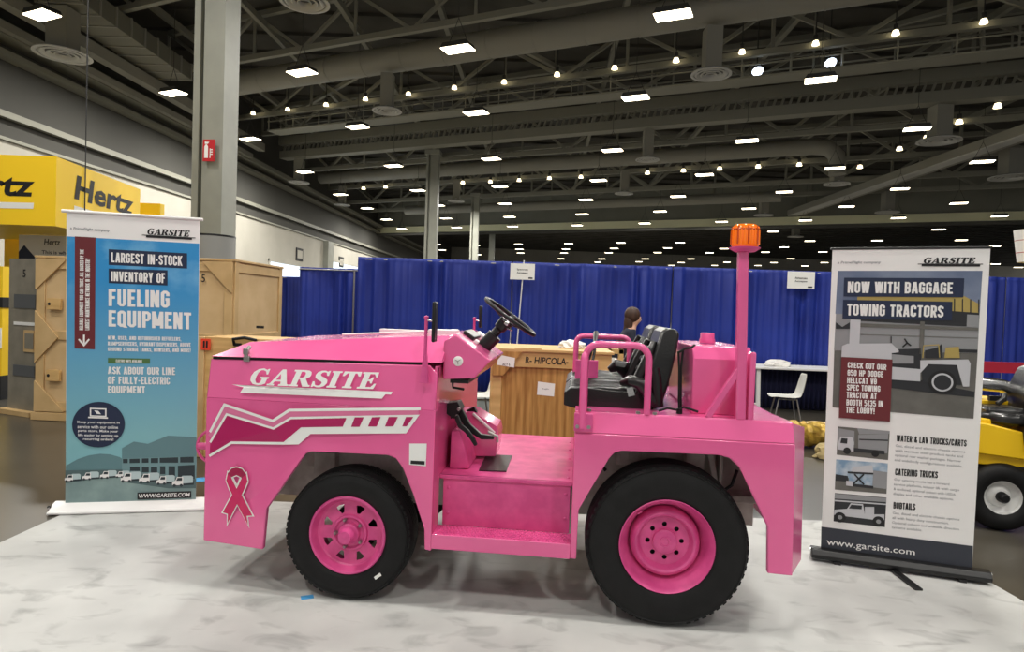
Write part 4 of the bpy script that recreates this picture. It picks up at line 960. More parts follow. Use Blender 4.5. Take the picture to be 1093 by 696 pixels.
# ---------------------------------------------------------------- crates
def gusset(b, x, z, sx, sz, s, y, m='tan_batten'):
    b.prism([(x,z),(x+sx*s,z),(x+sx*s*.98,z+sz*s*.06),(x+sx*s*.06,z+sz*s*.98),(x,z+sz*s)], lambda X, Z: y, .022, m)
def tan_crate(loc, rz, wd, dp, h, label, num, latch=True):
    t = thing('shipping_crate', label, 'crate', loc, rz, 'tall tan plywood crates at the left')
    b = MB('tan_ply'); b.box((0,0,.1),(wd,dp,h)); b.build('crate_body', t, smooth=False)
    b = MB('tan_batten')
    for z in (.12, h-.13, h*.5): b.box((0,-.02,z-.0),(wd,0,z+.11)); b.box((wd,0,z),(wd+.02,dp,z+.11))
    for x in (0, wd-.11): b.box((x,-.021,.1),(x+.11,0,h))
    for y in (0, dp-.1): b.box((wd,y,.1),(wd+.021,y+.1,h))
    b.box((-.02,-.03,h),(wd+.03,dp+.02,h+.03)); b.box((-.03,-.05,.0),(wd+.04,dp,.1))
    b.build('batten', t, bevel=.004)
    for (x, z, sx, sz) in ((0,h-.01,1,-1),(wd,h-.01,-1,-1),(0,.11,1,1),(wd,.11,-1,1)):
        b = MB('tan_batten'); gusset(b, x, z, sx, sz, .38, -.042); b.build('gusset', t, bevel=.003)
    b = MB('tan_batten'); b.prism([(0,h*.5-.3),(.3,h*.5+.03),(0,h*.5+.36)], lambda X, Z: -.042, .022)
    b.build('gusset', t, bevel=.003)
    if latch:
        for z in (h*.28, h*.72):
            l = MB('crate_board'); l.box((.17,-.06,z-.07),(.34,-.02,z+.07)); l.tube([(.2,-.065,z),(.2,-.05,z)],.02,'ink',n=8); l.build('latch', t, bevel=.004)
    if num:
        b = MB('ink'); b.text('5', num[0], num[0]+.05, num[1], num[1]+.1, lambda X, Z: -.025, bold=.01); b.prism([(num[0]+.7,num[1]-.55),(num[0]+.8,num[1]-.55),(num[0]+.8,num[1]-.52),(num[0]+.7,num[1]-.52)], lambda X, Z: -.002, 0)
        b.build('crate_marking', t, smooth=False)
    return t
tan_crate((-5.93,7.95,0), -R(2.5), 1.38, 1.4, 2.02, 'tall tan plywood crate left of the blue banner with corner gussets and wooden latches', None)
tan_crate((-4.42,8.0,0), -R(2.5), .93, 1.45, 2.06, 'tall tan plywood crate right of the blue banner with a black 5 on its face', (.53,1.79), False)
# side marks of the second crate
t = thing('crate_lid', 'weathered grey crate panel with dark patches standing at far left', 'crate panel', (-6.6,8.35,0), R(-22))
b = MB('grey_panel'); b.box((0,0,.06),(.55,.05,2.02)); b.build('panel_board', t, smooth=False)
b = MB('slate_patch'); b.box((.12,-.012,1.38),(.55,0,1.56)); b.build('patch', t, smooth=False); b = MB('slate_patch'); b.box((.12,-.012,.5),(.55,0,.64)); b.build('patch', t, smooth=False)
b = MB('paper'); b.box((.12,-.012,1.16),(.55,0,1.2)); b.build('tape_strip', t, smooth=False)
b = MB('tan_batten'); b.box((.34,-.02,.82),(.54,0,1.10)); b.box((.37,-.024,.86),(.54,-.02,1.06),'grey_panel'); b.build('hatch', t, smooth=False)
b = MB('ink'); b.text('5', .28,.34,1.78,1.88, lambda X, Z: -.004, bold=.01); b.build('panel_number', t, smooth=False)
b = MB('tan_batten'); b.box((-.05,-.1,0),(.6,.25,.06)); b.build('skid', t, smooth=False)
t = thing('long_crate', 'long low tan crate with an orange label on its end, behind the hood', 'crate', (-3.42,6.6,0), R(-8))
b = MB('crate_board'); b.box((.38,-.2,.0),(2.15,.3,1.21)); b.build('crate_body', t, bevel=.006)
b = MB('tan_batten'); b.box((0,-.2,0),(.38,.3,1.17)); b.build('crate_end', t, bevel=.006); b = MB('tan_batten'); b.box((.33,-.22,0),(.40,-.2,1.21)); b.build('batten', t, bevel=.004); b = MB('tan_batten'); b.box((1.3,-.22,1.13),(2.15,-.2,1.21)); b.build('batten', t, bevel=.004)
b = MB('orange_label'); b.box((.37,-.228,1.08),(.47,-.2215,1.19)); b.text('II', .395,.445,1.10,1.17, lambda X, Z: -.23, 'ink', bold=.03); tag(b.build('hazard_label', t, smooth=False), 'bright orange label')
b = MB('black_metal'); b.tube([(.72,-.21,1.14),(.72,-.24,1.2),(.84,-.24,1.22),(.96,-.24,1.2),(.96,-.21,1.14)], .016, n=8); b.box((.72,-.225,1.13),(.79,-.2,1.16)); b.build('lifting_handle', t)

# wooden crate behind the foot well
t = thing('wooden_crate', 'golden plywood crate with black handwriting, behind the tractor foot well', 'crate', (-.165,5.95,0), R(-2.))
b = MB('plywood'); b.box((0,0,0),(1.08,.75,1.2)); b.build('crate_body', t, smooth=False)
b = MB('crate_board'); b.box((.08,-.022,1.055),(1.1,0,1.2)); b.box((0,-.024,0),(.085,0,1.2)); b.box((-.02,-.024,0),(0,.77,1.2)); b.box((1.0,-.024,.0),(1.1,0,1.06)); b.build('batten', t, bevel=.003)
b = MB('crate_board'); b.box((-.03,-.04,1.2),(1.12,.78,1.225)); b.box((.2,-.03,1.225),(.45,.1,1.235)); b.build('crate_lid', t, bevel=.003)
b = MB('plywood'); b.prism([(.0,1.2),(.27,1.2),(.24,1.16),(.10,.97),(.0,.97)], lambda X, Z: -.045, .02); b.build('gusset', t, bevel=.003)
b = MB('ink'); b.text('R- HIPCOLA-', .30, .70, 1.09, 1.155, lambda X, Z: -.0235, bold=.022, shear=.1); b.build('handwriting', t, smooth=False)
b = MB('paper'); f_ = lambda X, Z: -.047
b.prism([(.04,1.07),(.20,1.05),(.205,1.14),(.05,1.165)], f_, 0); b.text('ACT 6', .09,.16,1.065,1.09, lambda X, Z: -.048, 'ink'); b.build('paper_label', t, smooth=False); b = MB('paper')
b.prism([(.42,.80),(.58,.79),(.585,.91),(.425,.925)], lambda X, Z: -.003, 0); b.text('fragile', .47,.53,.85,.865, lambda X, Z: -.004, 'grey_text'); b.build('paper_label', t, smooth=False); b = MB('paper')
b.prism([(.78,.82),(.98,.82),(.98,1.03),(.78,1.03)], lambda X, Z: -.003, 0); b.build('paper_label', t, smooth=False)
def crumple(name, loc, size, m, label, cat, seed=1, seg=3):
    rn = random.Random(seed); bm = bmesh.new(); bmesh.ops.create_icosphere(bm, subdivisions=seg, radius=1)
    for v in bm.verts:
        k = 1+rn.uniform(-.16,.16); v.co = Vector((v.co.x*size[0]*k, v.co.y*size[1]*k, max(0, v.co.z*k+.35)*size[2]))
    me = bpy.data.meshes.new(name); bm.to_mesh(me); bm.free(); me.materials.append(MATS[m])
    o = bpy.data.objects.new(name, me); COL.objects.link(o); o.location = loc; tag(o, label, cat); return o
crumple('packing_paper', (.60,6.3,1.226), (.13,.1,.06), 'plastic_bag', 'crumpled white packing paper on top of the golden plywood crate', 'packing paper', 3)
# wooden frame post beside the crate
t = thing('wooden_stand', 'light wooden upright frame with a white sheet, right of the golden crate', 'frame', (.98,6.5,0))
b = MB('crate_board'); b.box((0,0,0),(.05,.05,1.22)); b.box((.12,0,0),(.17,.05,1.22)); b.box((0,0,1.17),(.17,.05,1.22)); b.box((0,.3,0),(.17,.35,.05)); b.box((0,0,0),(.05,.35,.05)); b.box((.12,0,0),(.17,.35,.05)); b.build('frame_post', t, bevel=.003)
b = MB('paper'); b.box((-.02,-.01,.93),(.10,0,1.13)); b.build('paper_sheet', t, smooth=False)

# ---------------------------------------------------------------- yellow rental stand at left
f0 = lambda x, z: -.004
def rental_letters(b, x0, x1, z0, z1, y=-.004): b.text('Hertz', x0, x1, z0, z1, lambda X, Z: y, 'ink', bold=.022, shear=.12)
t = thing('hanging_sign', 'big yellow hanging box sign with black lettering on two faces at upper left', 'hanging sign', (-10.9,12.0,0))
O_ = Vector((-10.9,12.0,0))
P0 = Vector((-13.2,12.0,0))-O_; P1 = Vector((-8.63,12.0,0))-O_; P2 = Vector((-9.05,15.4,0))-O_; P3 = Vector((-13.2,15.4,0))-O_
b = MB('yellow_sign'); vs = [tuple(p+Vector((0,0,z))) for z in (2.84,4.14) for p in (P0,P1,P2,P3)]
b.add(vs, [(0,3,2,1),(4,5,6,7),(0,1,5,4),(1,2,6,5),(2,3,7,6),(3,0,4,7)]); b.build('sign_box', t, smooth=False)
b = MB('ink'); xr = -9.03+10.9
b.text('Hertz', xr-1.75, xr, 3.37, 3.78, lambda X, Z: -.004, bold=.03, shear=.12)
b.build('front_lettering', t, smooth=False)
b = MB('paper'); b.prism([(xr-1.78,3.12),(xr-.02,3.15),(xr-.01,3.26),(xr-1.76,3.24)], f0, 0); b.build('underline', t, smooth=False)
def onside(P, Q, off=.006):
    d = (Q-P).normalized(); nrm = Vector((d.y, -d.x, 0))
    return lambda x, y, z: tuple(P+d*x+nrm*(off-y*0)+Vector((0,0,z)))
fm = onside(P1, P2)
L_ = (P2-P1).length
b = MB('ink'); vs, fs = text_mesh('Hertz', .03, .12, 'CENTER'); xs = [v[0] for v in vs]; ys = [v[1] for v in vs]
b.add([fm(.6+(v[0]-min(xs))/(max(xs)-min(xs))*(L_-.95), 0, 3.45+(v[1]-min(ys))/(max(ys)-min(ys))*.48) for v in vs], fs); b.build('side_lettering', t, smooth=False)
b = MB('paper'); b.add([fm(.6,0,3.2),fm(L_-.5,0,3.2),fm(L_-.5,0,3.3),fm(.6,0,3.32)], [(0,1,2,3)]); b.build('underline', t, smooth=False)
b = MB('ink'); b.tube([tuple(P1.lerp(P2,.28)+Vector((.02,0,2.84))), tuple(P1.lerp(P2,.28)+Vector((.02,0,13.3)))], .012, n=5); b.tube([tuple(P0+Vector((.3,.3,4.1))), tuple(P0+Vector((.3,.3,13.3)))], .012, n=5); b.build('sign_cable', t)
t = thing('fascia_sign', 'lower yellow sign board with black lettering, partly behind the big hanging sign', 'sign', (-15.3,16.0,0), R(0))
b = MB('yellow_sign'); b.box((0,0,3.0),(4.6,.15,4.1)); b.box((2.5,.02,0),(3.05,.14,3.0)); b.build('sign_board', t, smooth=False)
b = MB('ink'); b.text('Hertz', 2.4,4.1,3.45,3.95, lambda X, Z: -.004, bold=.03, shear=.12, quad=None); b.build('front_lettering', t, smooth=False)
b = MB('paper'); b.prism([(2.3,3.32),(4.0,3.15),(4.0,3.25),(2.3,3.42)], f0, 0); b.build('underline', t, smooth=False)
b = MB('yellow_sign'); b.box((-10.4,17,3.3),(-9.45,17.2,4.05)); b.box((-9.9,17.05,0),(-9.8,17.15,3.3)); tag(b.build('blank_sign', smooth=False), 'small yellow panel sticking out right of the big hanging sign', 'panel')
t = thing('poster_panel', 'pale poster panel with dark blue corner below the lower yellow sign', 'poster', (-10.75,13.85,0))
b = MB('white_satin'); b.box((0,0,1.2),(1.3,.03,2.82)); b.box((.05,.0,0),(.1,.03,1.2)); b.box((1.15,.0,0),(1.2,.03,1.2)); b.build('poster_board', t, smooth=False)
b = MB('navy_print'); b.prism([(0,2.45),(.12,2.6),(.35,2.35),(.35,2.2),(0,2.2)], f0, 0); b.text('Hertz', .55,.9,2.62,2.75, f0, 'ink', shear=.12); b.text('This is where', .5,1.2,2.42,2.5, f0); b.text("Let's go make", .5,1.2,2.3,2.38, f0); b.build('poster_print', t, smooth=False)
t = thing('service_counter', 'yellow and black counter at the far left edge', 'counter', (-8.35,9.3,0))
b = MB('yellow_sign'); b.box((0,0,.35),(.9,.5,1.95)); b.build('counter_body', t, smooth=False)
MB('black_plastic').box((-.02,-.02,1.35),(.92,.52,1.5)).build('counter_trim', t, smooth=False); MB('black_plastic').box((0,-.01,0),(.9,.5,.35)).build('counter_plinth', t, smooth=False)
b = MB('paper'); b.box((.1,-.02,.75),(.9,0,1.05)); b.build('counter_panel', t, smooth=False)

# ---------------------------------------------------------------- table, chairs, rolls at right
t = thing('trade_table', 'long white table with a navy skirt, right of the beacon pole', 'table', (4.12,10.75,0), math.atan2(HX.y, HX.x))
b = MB('white_satin'); b.box((-.03,-.03,.72),(1.95,.75,.755)); b.build('table_top', t, bevel=.006)
for x, y in ((.1,.04),(1.8,.04),(.1,.68),(1.8,.68)): MB('white_satin').beam((x,y,0),(x-.02 if x<1 else x,y,.72),.06,.05).build('leg', t)
b = MB('skirt_navy'); n = 120; vs = []; 
for z in (.02,.72):
    for i in range(n+1): vs.append((.2+i*1.7/n, .35+.02*math.sin(i*1.1), z))
b.add(vs, [(i,i+1,n+2+i,n+1+i) for i in range(n)]); s_ = b.build('table_skirt', t); m_ = s_.modifiers.new('thick','SOLIDIFY'); m_.thickness = .006
crumple('plastic_bag', (4.62,11.0,.757), (.22,.15,.085), 'plastic_bag', 'crumpled clear plastic bag lying on the long white table', 'bag', 5)
t = thing('trade_table', 'short piece of white table with a navy skirt seen behind the seat backs', 'table', (1.95,9.9,0), math.atan2(HX.y, HX.x))
b = MB('white_satin'); b.box((0,0,.72),(1.1,.7,.755)); b.build('table_top', t, bevel=.006)
for x, y in ((.1,.06),(1.0,.06),(.1,.64),(1.0,.64)): MB('white_satin').beam((x,y,0),(x,y,.72),.05,.05).build('leg', t)
b = MB('skirt_navy'); b.box((.05,.3,.02),(1.05,.32,.72)); b.build('table_skirt', t)
def shell_chair(loc, rz, label):
    t = thing('shell_chair', label, 'chair', loc, rz, 'white shell chairs')
    b = MB('chair_white'); n = 8
    sx = [(-.22,.44),(-.2,.455),(0,.44),(.16,.45),(.21,.5),(.235,.6),(.26,.72),(.27,.80)]
    vs = []
    for i, (x, z) in enumerate(sx):
        for k in range(n+1):
            q = (k/n-.5)*2; w_ = .22 if i < 6 else .19-.03*(i-6)
            vs.append((x+(-.04*q*q if i > 3 else 0), q*w_, z+(.015*q*q if i <= 3 else 0)))
    b.add(vs, [(i*(n+1)+k, i*(n+1)+k+1, (i+1)*(n+1)+k+1, (i+1)*(n+1)+k) for i in range(len(sx)-1) for k in range(n)])
    o = b.build('chair_shell', t, angle=80); m = o.modifiers.new('thick','SOLIDIFY'); m.thickness = .012; o.modifiers.new('s','SUBSURF').render_levels = 1
    for sx_, sy in ((-1,-1),(-1,1),(1,-1),(1,1)): MB('zinc').tube([(.12*sx_,.15*sy,.435),(.2*sx_,.2*sy,.008)], .011, n=8).build('leg', t)
    b = MB('zinc'); b.tube([(.12,-.15,.43),(-.12,-.15,.43)], .01, n=6); b.tube([(.12,.15,.43),(-.12,.15,.43)], .01, n=6); b.build('seat_rail', t)
    return t
shell_chair((4.02,9.25,0), R(-12), 'white shell chair at the long white table, right of the beacon pole')
shell_chair((-.40,8.2,0), R(15), 'white shell chair glimpsed between the dashboard and the golden crate')
b = MB('grey_cloth'); b.box((-.62,8.9,0),(-.05,9.3,.3)); b.box((-.65,8.88,.3),(-.03,9.33,.33)); tag(b.build('grey_bin', bevel=.02), 'pale grey box on the floor glimpsed left of the golden crate', 'box')
t = thing('foil_roll', 'crinkled gold roll lying on the floor behind the tractor tail', 'roll', (3.55,7.9,0), R(0))
b = MB('gold_foil'); rn = random.Random(4); n = 20; vs = []; fs = []
for i in range(15):
    for k in range(n):
        a = 2*math.pi*k/n; r = .16*(1+rn.uniform(-.12,.12)); vs.append((-.15+i*.045, r*math.cos(a), .165+r*math.sin(a)*.95))
for i in range(14):
    for k in range(n): fs.append((i*n+k, i*n+(k+1)%n, (i+1)*n+(k+1)%n, (i+1)*n+k))
fs += [tuple(range(n)), tuple(range(14*n,15*n))]
b.add(vs, fs); b.build('roll_body', t, angle=25)
crumple('beige_sack', (3.78,7.3,0), (.24,.16,.14), 'beige_cloth', 'rumpled beige sack on the floor in front of the gold roll', 'sack', 9)

# ---------------------------------------------------------------- person
t = thing('person', 'person with long brown hair, navy top and jeans, standing behind the seats and facing right', 'person', (1.42,8.35,0))
def skin(name, verts, edges, rad, m, parent, sub=2, root=0):
    me = bpy.data.meshes.new(name); me.from_pydata(verts, edges, []); me.materials.append(MATS[m])
    o = bpy.data.objects.new(name, me); COL.objects.link(o); o.parent = parent
    s = o.modifiers.new('skin', 'SKIN'); s.use_smooth_shade = True
    for i, r in enumerate(rad): me.skin_vertices[0].data[i].radius = r if isinstance(r, tuple) else (r, r)
    me.skin_vertices[0].data[root].use_root = True
    q = o.modifiers.new('sub', 'SUBSURF'); q.levels = sub; q.render_levels = sub
    return o
V = [(0,0,.93),(.04,0,1.1),(.1,0,1.27),(.15,0,1.38),(.165,0,1.43),(.185,0,1.475),(.19,0,1.53),(.175,0,1.585)]
E_ = [(i,i+1) for i in range(7)]; Rd = [.13,.115,(.12,.15),.07,.045,.062,.083,.06]
V.append((.275,0,1.505)); E_.append((6,8)); Rd.append(.012)
for s in (-1, 1):
    i = len(V); V += [(.11,.16*s,1.34),(.15,.2*s,1.1),(.34,.15*s,1.0),(.41,.14*s,.985)]; E_ += [(2,i),(i,i+1),(i+1,i+2),(i+2,i+3)]; Rd += [.05,.042,.028,(.03,.018)]
    h = i+3
    for k, (dy, ln) in enumerate(((-.026,.055),(-.009,.065),(.009,.07),(.025,.06))):
        j = len(V); V += [(.445,.14*s+dy,.98),(.445+ln,.14*s+dy,.955)]; E_ += [(h,j),(j,j+1)]; Rd += [.009,.008]
    j = len(V); V += [(.40,.14*s-.045*s,.975),(.43,.14*s-.06*s,.96)]; E_ += [(h,j),(j,j+1)]; Rd += [.011,.009]
    i = len(V); V += [(0,.09*s,.86),(.03,.1*s,.48),(-.03,.1*s,.1),(.1,.11*s,.045)]; E_ += [(0,i),(i,i+1),(i+1,i+2),(i+2,i+3)]; Rd += [.085,.055,.038,(.035,.03)]
skin('body', V, E_, Rd, 'skin', t)
V = [(-.01,0,.90),(.04,0,1.1),(.1,0,1.27),(.145,0,1.37)]; E_ = [(0,1),(1,2),(2,3)]; Rd = [.165,.145,(.145,.175),.075]
for s in (-1, 1):
    i = len(V); V += [(.11,.17*s,1.335),(.15,.21*s,1.1),(.3,.165*s,1.015)]; E_ += [(2,i),(i,i+1),(i+1,i+2)]; Rd += [.066,.055,.042]
skin('navy_top', V, E_, Rd, 'navy_cloth', t)
V = [(0,0,.93),(.01,0,1.02)]; E_ = [(0,1)]; Rd = [.155,.14]
for s in (-1, 1):
    i = len(V); V += [(0,.095*s,.84),(.03,.1*s,.48),(-.03,.1*s,.12)]; E_ += [(0,i),(i,i+1),(i+1,i+2)]; Rd += [.1,.07,.055]
skin('jeans', V, E_, Rd, 'jeans', t)
skin('shirt_hem', [(0.01,0,.97),(.015,0,1.01)], [(0,1)], [(.165,.165),(.16,.16)], 'grey_cloth', t, 1)
bm = bmesh.new()
for c_, r_ in (((.150,0,1.565),(.105,.098,.112)), ((.105,0,1.46),(.062,.078,.16)), ((.085,.0,1.36),(.045,.06,.13))):
    g_ = bmesh.ops.create_icosphere(bm, subdivisions=3, radius=1)
    for v in g_['verts']: v.co = Vector((c_[0]+v.co.x*r_[0], c_[1]+v.co.y*r_[1]*(1+.04*math.sin(v.co.z*9+v.co.y*14)), c_[2]+v.co.z*r_[2]))
me = bpy.data.meshes.new('hair'); bm.to_mesh(me); bm.free(); me.materials.append(MATS['hair']); me.polygons.foreach_set('use_smooth', [True]*len(me.polygons))
ho = bpy.data.objects.new('hair', me); COL.objects.link(ho); ho.parent = t
for s in (-1, 1):
    MB('ink').lathe([(0,-.008),(.008,0),(0,.008)], (.262,.03*s,1.535), (0,0,1), n=8).build('eye', t)
    MB('black_plastic').box((-.07,.07*s-.0+(.0 if s>0 else -.0)-.04+.03*s,0),(.17,.07*s+.04+.03*s,.07)).build('shoe', t, bevel=.02)

# ---------------------------------------------------------------- yellow vehicle at the right
t = thing('yellow_tractor', 'yellow tow vehicle partly hidden behind the right-hand banner, black seat and grey-rimmed tyre', 'vehicle', (3.9,5.0,0), R(-14))
def vwheel(x, y, r, w_):
    b = MB('rubber'); b.lathe([(r*.5,.02),(r*.62,.0),(r*.85,0),(r*.97,.03),(r,.06),(r,w_-.06),(r*.97,w_-.03),(r*.8,w_),(r*.5,w_-.02)], (x,y,r), (0,1,0), n=48); k = b.build('tire', t, angle=50)
    b = MB('white_satin'); b.lathe([(r*.55,.05),(r*.6,.01),(r*.56,.012),(r*.5,.07),(r*.34,.1),(r*.3,.08),(r*.2,.06),(0,.06)], (x,y,r), (0,1,0), n=32); b.build('rim', k)
    b = MB('black_metal'); b.lathe([(r*.16,.05),(r*.15,.0),(r*.1,-.02),(0,-.02)], (x,y,r), (0,1,0), n=16); b.build('hub_cap', k)
vwheel(-.02,-.12,.262,.2); vwheel(1.35,-.12,.27,.2); vwheel(.0,.85,.27,.2); vwheel(1.35,.85,.27,.2)
b = MB('yellow_paint')
b.prism([(-.55,.86),(-.55,.48),(-.33,.6),(.12,.57),(.28,.52),(.4,.2),(.95,.2),(1.05,.55),(1.65,.55),(1.75,.3),(1.95,.3),(1.95,.8),(.55,.72),(.2,.76),(-.15,.83)], lambda x, z: -.1, .08)
b.box((-.5,-.05,.5),(1.9,.9,.62)); b.box((-.55,-.04,.62),(-.1,.9,.86)); b.box((1.1,-.02,.6),(1.9,.9,1.1)); b.box((-.3,.25,.86),(.35,.6,.98)); b.build('vehicle_body', t, bevel=.01)
b = MB('black_metal'); b.box((.5,.0,.28),(.9,.85,.5)); b.box((-.35,-.105,.66),(-.28,-.1,.7)); b.box((-.02,.2,.98),(.1,.24,1.02)); b.build('chassis', t)
b = MB('black_vinyl'); b.box((-.12,.0,.84),(.42,.42,.95)); b.lathe([(.0,.0),(.2,.0),(.22,.05),(.18,.1),(0,.11)],(.05,.1,.82),(0,0,1),n=24); b.build('seat_cushion', t, bevel=.03)
b = MB('black_vinyl'); b.prism([(.10,.66),(.08,.80),(.13,.95),(.15,1.1),(.22,1.27),(.40,1.3),(.46,1.2),(.42,.85),(.3,.62),(.2,.6)], lambda x, z: -.16, .5); b.build('seat_back', t, bevel=.03)
b = MB('black_plastic'); b.tube([(-.05,.0,.98),(.0,.02,1.02),(.03,.08,1.05)], .02, n=8); b.build('control_lever', t); b = MB('black_plastic'); b.tube([(.25,-.1,.74),(.33,-.1,.72),(.34,-.1,.64)], .022, n=8); b.build('control_lever', t)
b = MB('chrome'); b.tube([(-.2,.3,1.12),(.1,.3,1.1),(.25,.32,1.04)], [.06,.055,.07], n=14); b.tube([(-.1,.3,.98),(-.1,.3,1.1)], .02, n=8); b.build('exhaust_pipe', t)
b = MB('red_board'); b.box((5.4,8.3,.98),(7.6,8.35,1.12)); b.box((5.5,8.3,0),(5.56,8.35,.98)); b.box((7.4,8.3,0),(7.46,8.35,.98)); tag(b.build('red_barrier', smooth=False), 'low red board behind the yellow vehicle at the foot of the drape', 'barrier')

# ================================================================ ROLL-UP BANNERS (local: x along the print, front at -y)
def off(k): return lambda x, z: -.001*k
def quadp(b, q, k, m): b.prism(q, off(k), 0, m)
def tq(b, s, bl, br, tr, tl, k, m, **kw): b.text(s, 0, 0, 0, 0, off(k), m, quad=(bl, br, tr, tl), **kw)
def circ(c, rx, ry, n=36): return [(c[0]+rx*math.cos(2*math.pi*i/n), c[1]+ry*math.sin(2*math.pi*i/n)) for i in range(n)]

t = thing('rollup_banner', 'tall blue roll-up banner about fueling equipment, standing left of the pink tractor', 'banner', (-3.24,4.62,0), math.atan2(.2,.92))
PL = [(-0.0043,2.1839),(0.8879,2.1797),(0.8992,-0.0103),(0.0196,-0.0089)]
b = MB('white_satin'); b.prism(PL, lambda x, z: 0, .003)
quadp(b, [(0.0018,2.0069),(0.8862,2.0039),(0.8998,0.0617),(0.0187,0.0534)], 1, 'sky_print')
quadp(b, [(0.0524,2.0098),(0.1876,2.0088),(0.1949,1.1914),(0.0614,1.1955)], 2, 'maroon_print')
def T3(s, q, m='white_satin', k=3, **kw):
    if all(c in CF for c in s): kw = {'cond': kw.get('wt', 1.32), 'rot': kw.get('rot', 0)}
    tq(b, s, q[0], q[1], q[2], q[3], k, m, **kw)
def col_text(s, q): T3(s, q, rot=1, bold=.015)
col_text('RELIABLE EQUIPMENT YOU CAN TRUST, ALL BACKED BY THE', [(0.0912,1.3309),(0.1204,1.3317),(0.1157,1.917),(0.0865,1.9174)])
col_text('LARGEST MAINTENANCE NETWORK IN THE INDUSTRY', [(0.129,1.3319),(0.1571,1.3327),(0.1532,1.8543),(0.1245,1.8542)])
b.line([(0.1222,1.2975),(0.1232,1.2242)], .012, off(3), 'white_satin'); b.line([(0.0884,1.2645),(0.1233,1.2201),(0.1569,1.2661)], .012, off(3), 'white_satin')
T3("a PrimeFlight company", [(0.0216,2.0533),(0.2804,2.051),(0.2801,2.0756),(0.0213,2.0776)], 'grey_text', shear=.15)
LG = [(0.5246,2.0517),(0.8222,2.0508),(0.8213,2.0942),(0.5238,2.0972)]
b.letters('GARSITE', LG[0], LG[1], LG[3][1]-LG[0][1], off(3), 'ink', shear=.25)
b.line([(0.4944,2.0457),(0.8587,2.0445)], .006, off(3), 'ink'); b.line([(0.5217,2.0363),(0.8354,2.0362)], .014, off(3), 'ink')
quadp(b, [(0.2743,1.9289),(0.8038,1.9264),(0.806,1.8121),(0.2761,1.8139)], 2, 'navy_print')
T3('LARGEST IN-STOCK', [(0.2931,1.8339),(0.7739,1.8296),(0.7725,1.9045),(0.292,1.9065)])
quadp(b, [(0.2765,1.7871),(0.6716,1.7932),(0.6737,1.6794),(0.2782,1.6808)], 2, 'navy_print')
T3('INVENTORY OF', [(0.2952,1.6966),(0.6568,1.6955),(0.6554,1.7708),(0.2941,1.768)])
T3('FUELING', [(0.2801,1.5124),(0.6902,1.5134),(0.6879,1.6408),(0.2782,1.6382)], bold=.02)
T3('EQUIPMENT', [(0.2825,1.3575),(0.8434,1.3511),(0.8409,1.4825),(0.2806,1.4828)], bold=.02)
T3('NEW, USED, AND REFURBISHED REFUELERS,', [(0.2797,1.2622),(0.7762,1.264),(0.7756,1.2957),(0.2792,1.2939)], bold=.015)
T3('RAMPSERVICERS, HYDRANT DISPENSERS, ABOVE', [(0.2804,1.2187),(0.842,1.2209),(0.8414,1.2541),(0.2799,1.2511)], bold=.015)
T3('GROUND STORAGE TANKS, BOWSERS, AND MORE!', [(0.281,1.1779),(0.8428,1.1791),(0.8422,1.2117),(0.2805,1.2097)], bold=.015)
quadp(b, [(0.2817,1.1309),(0.564,1.1303),(0.5646,1.0925),(0.2823,1.0908)], 2, 'green_print')
T3('ELECTRIC UNITS AVAILABLE', [(0.3357,1.1007),(0.5118,1.1),(0.5114,1.1196),(0.3354,1.1201)])
T3('ASK ABOUT OUR LINE', [(0.2835,1.0119),(0.7388,1.0097),(0.7378,1.0655),(0.2827,1.0659)])
T3('OF FULLY-ELECTRIC', [(0.2847,0.9392),(0.7033,0.938),(0.7023,0.9937),(0.2838,0.9939)])
T3('EQUIPMENT', [(0.2857,0.8698),(0.5354,0.8678),(0.5344,0.9239),(0.2849,0.9246)])
# printed yard picture
quadp(b, [(0.0179,0.3368),(0.0936,0.3838),(0.167,0.4104),(0.241,0.4211),(0.3096,0.4152),(0.3726,0.394),(0.3917,0.3789),(0.3932,0.2877),(0.0186,0.2884)], 2, 'print_roof')
quadp(b, [(0.386,0.4603),(0.4653,0.5092),(0.561,0.4913),(0.6967,0.5515),(0.8971,0.5384),(0.9,0.3915),(0.3872,0.3846)], 3, 'print_roof')
quadp(b, [(0.3872,0.3846),(0.9,0.3915),(0.9011,0.1983),(0.3893,0.2527)], 3, 'print_wall')
for a0, a1 in ((131.4,136.6),(138.5,149.3),(151.6,158.7),(161.1,169),(170.6,190.3),(192.4,206.9)):
    f = lambda u: 489.7-(u-131)*.028
    pass
for q in ([(0.3942,0.3803),(0.427,0.3805),(0.4275,0.3489),(0.3947,0.3494)], [(0.439,0.3803),(0.5074,0.3813),(0.508,0.3489),(0.4395,0.3486)], [(0.5221,0.3818),(0.5673,0.3824),(0.5679,0.3492),(0.5226,0.3493)], [(0.5827,0.3829),(0.6334,0.3835),(0.634,0.3466),(0.5833,0.3475)], [(0.6436,0.3848),(0.7711,0.387),(0.7719,0.3457),(0.6443,0.3479)], [(0.7848,0.3882),(0.8796,0.3896),(0.8805,0.3452),(0.7855,0.3468)], [(0.4431,0.3219),(0.5097,0.3206),(0.5103,0.2889),(0.4436,0.2902)], [(0.5232,0.3168),(0.5704,0.3159),(0.5711,0.277),(0.5238,0.278)], [(0.5839,0.3157),(0.6281,0.3148),(0.6289,0.2723),(0.5846,0.2732)], [(0.6473,0.3216),(0.6828,0.3209),(0.6839,0.2605),(0.6484,0.2612)], [(0.7055,0.3205),(0.7509,0.3196),(0.7523,0.2447),(0.7068,0.2457)], [(0.7703,0.3228),(0.8881,0.3278),(0.8903,0.213),(0.7721,0.23)]):
    quadp(b, q, 4, 'print_dark')
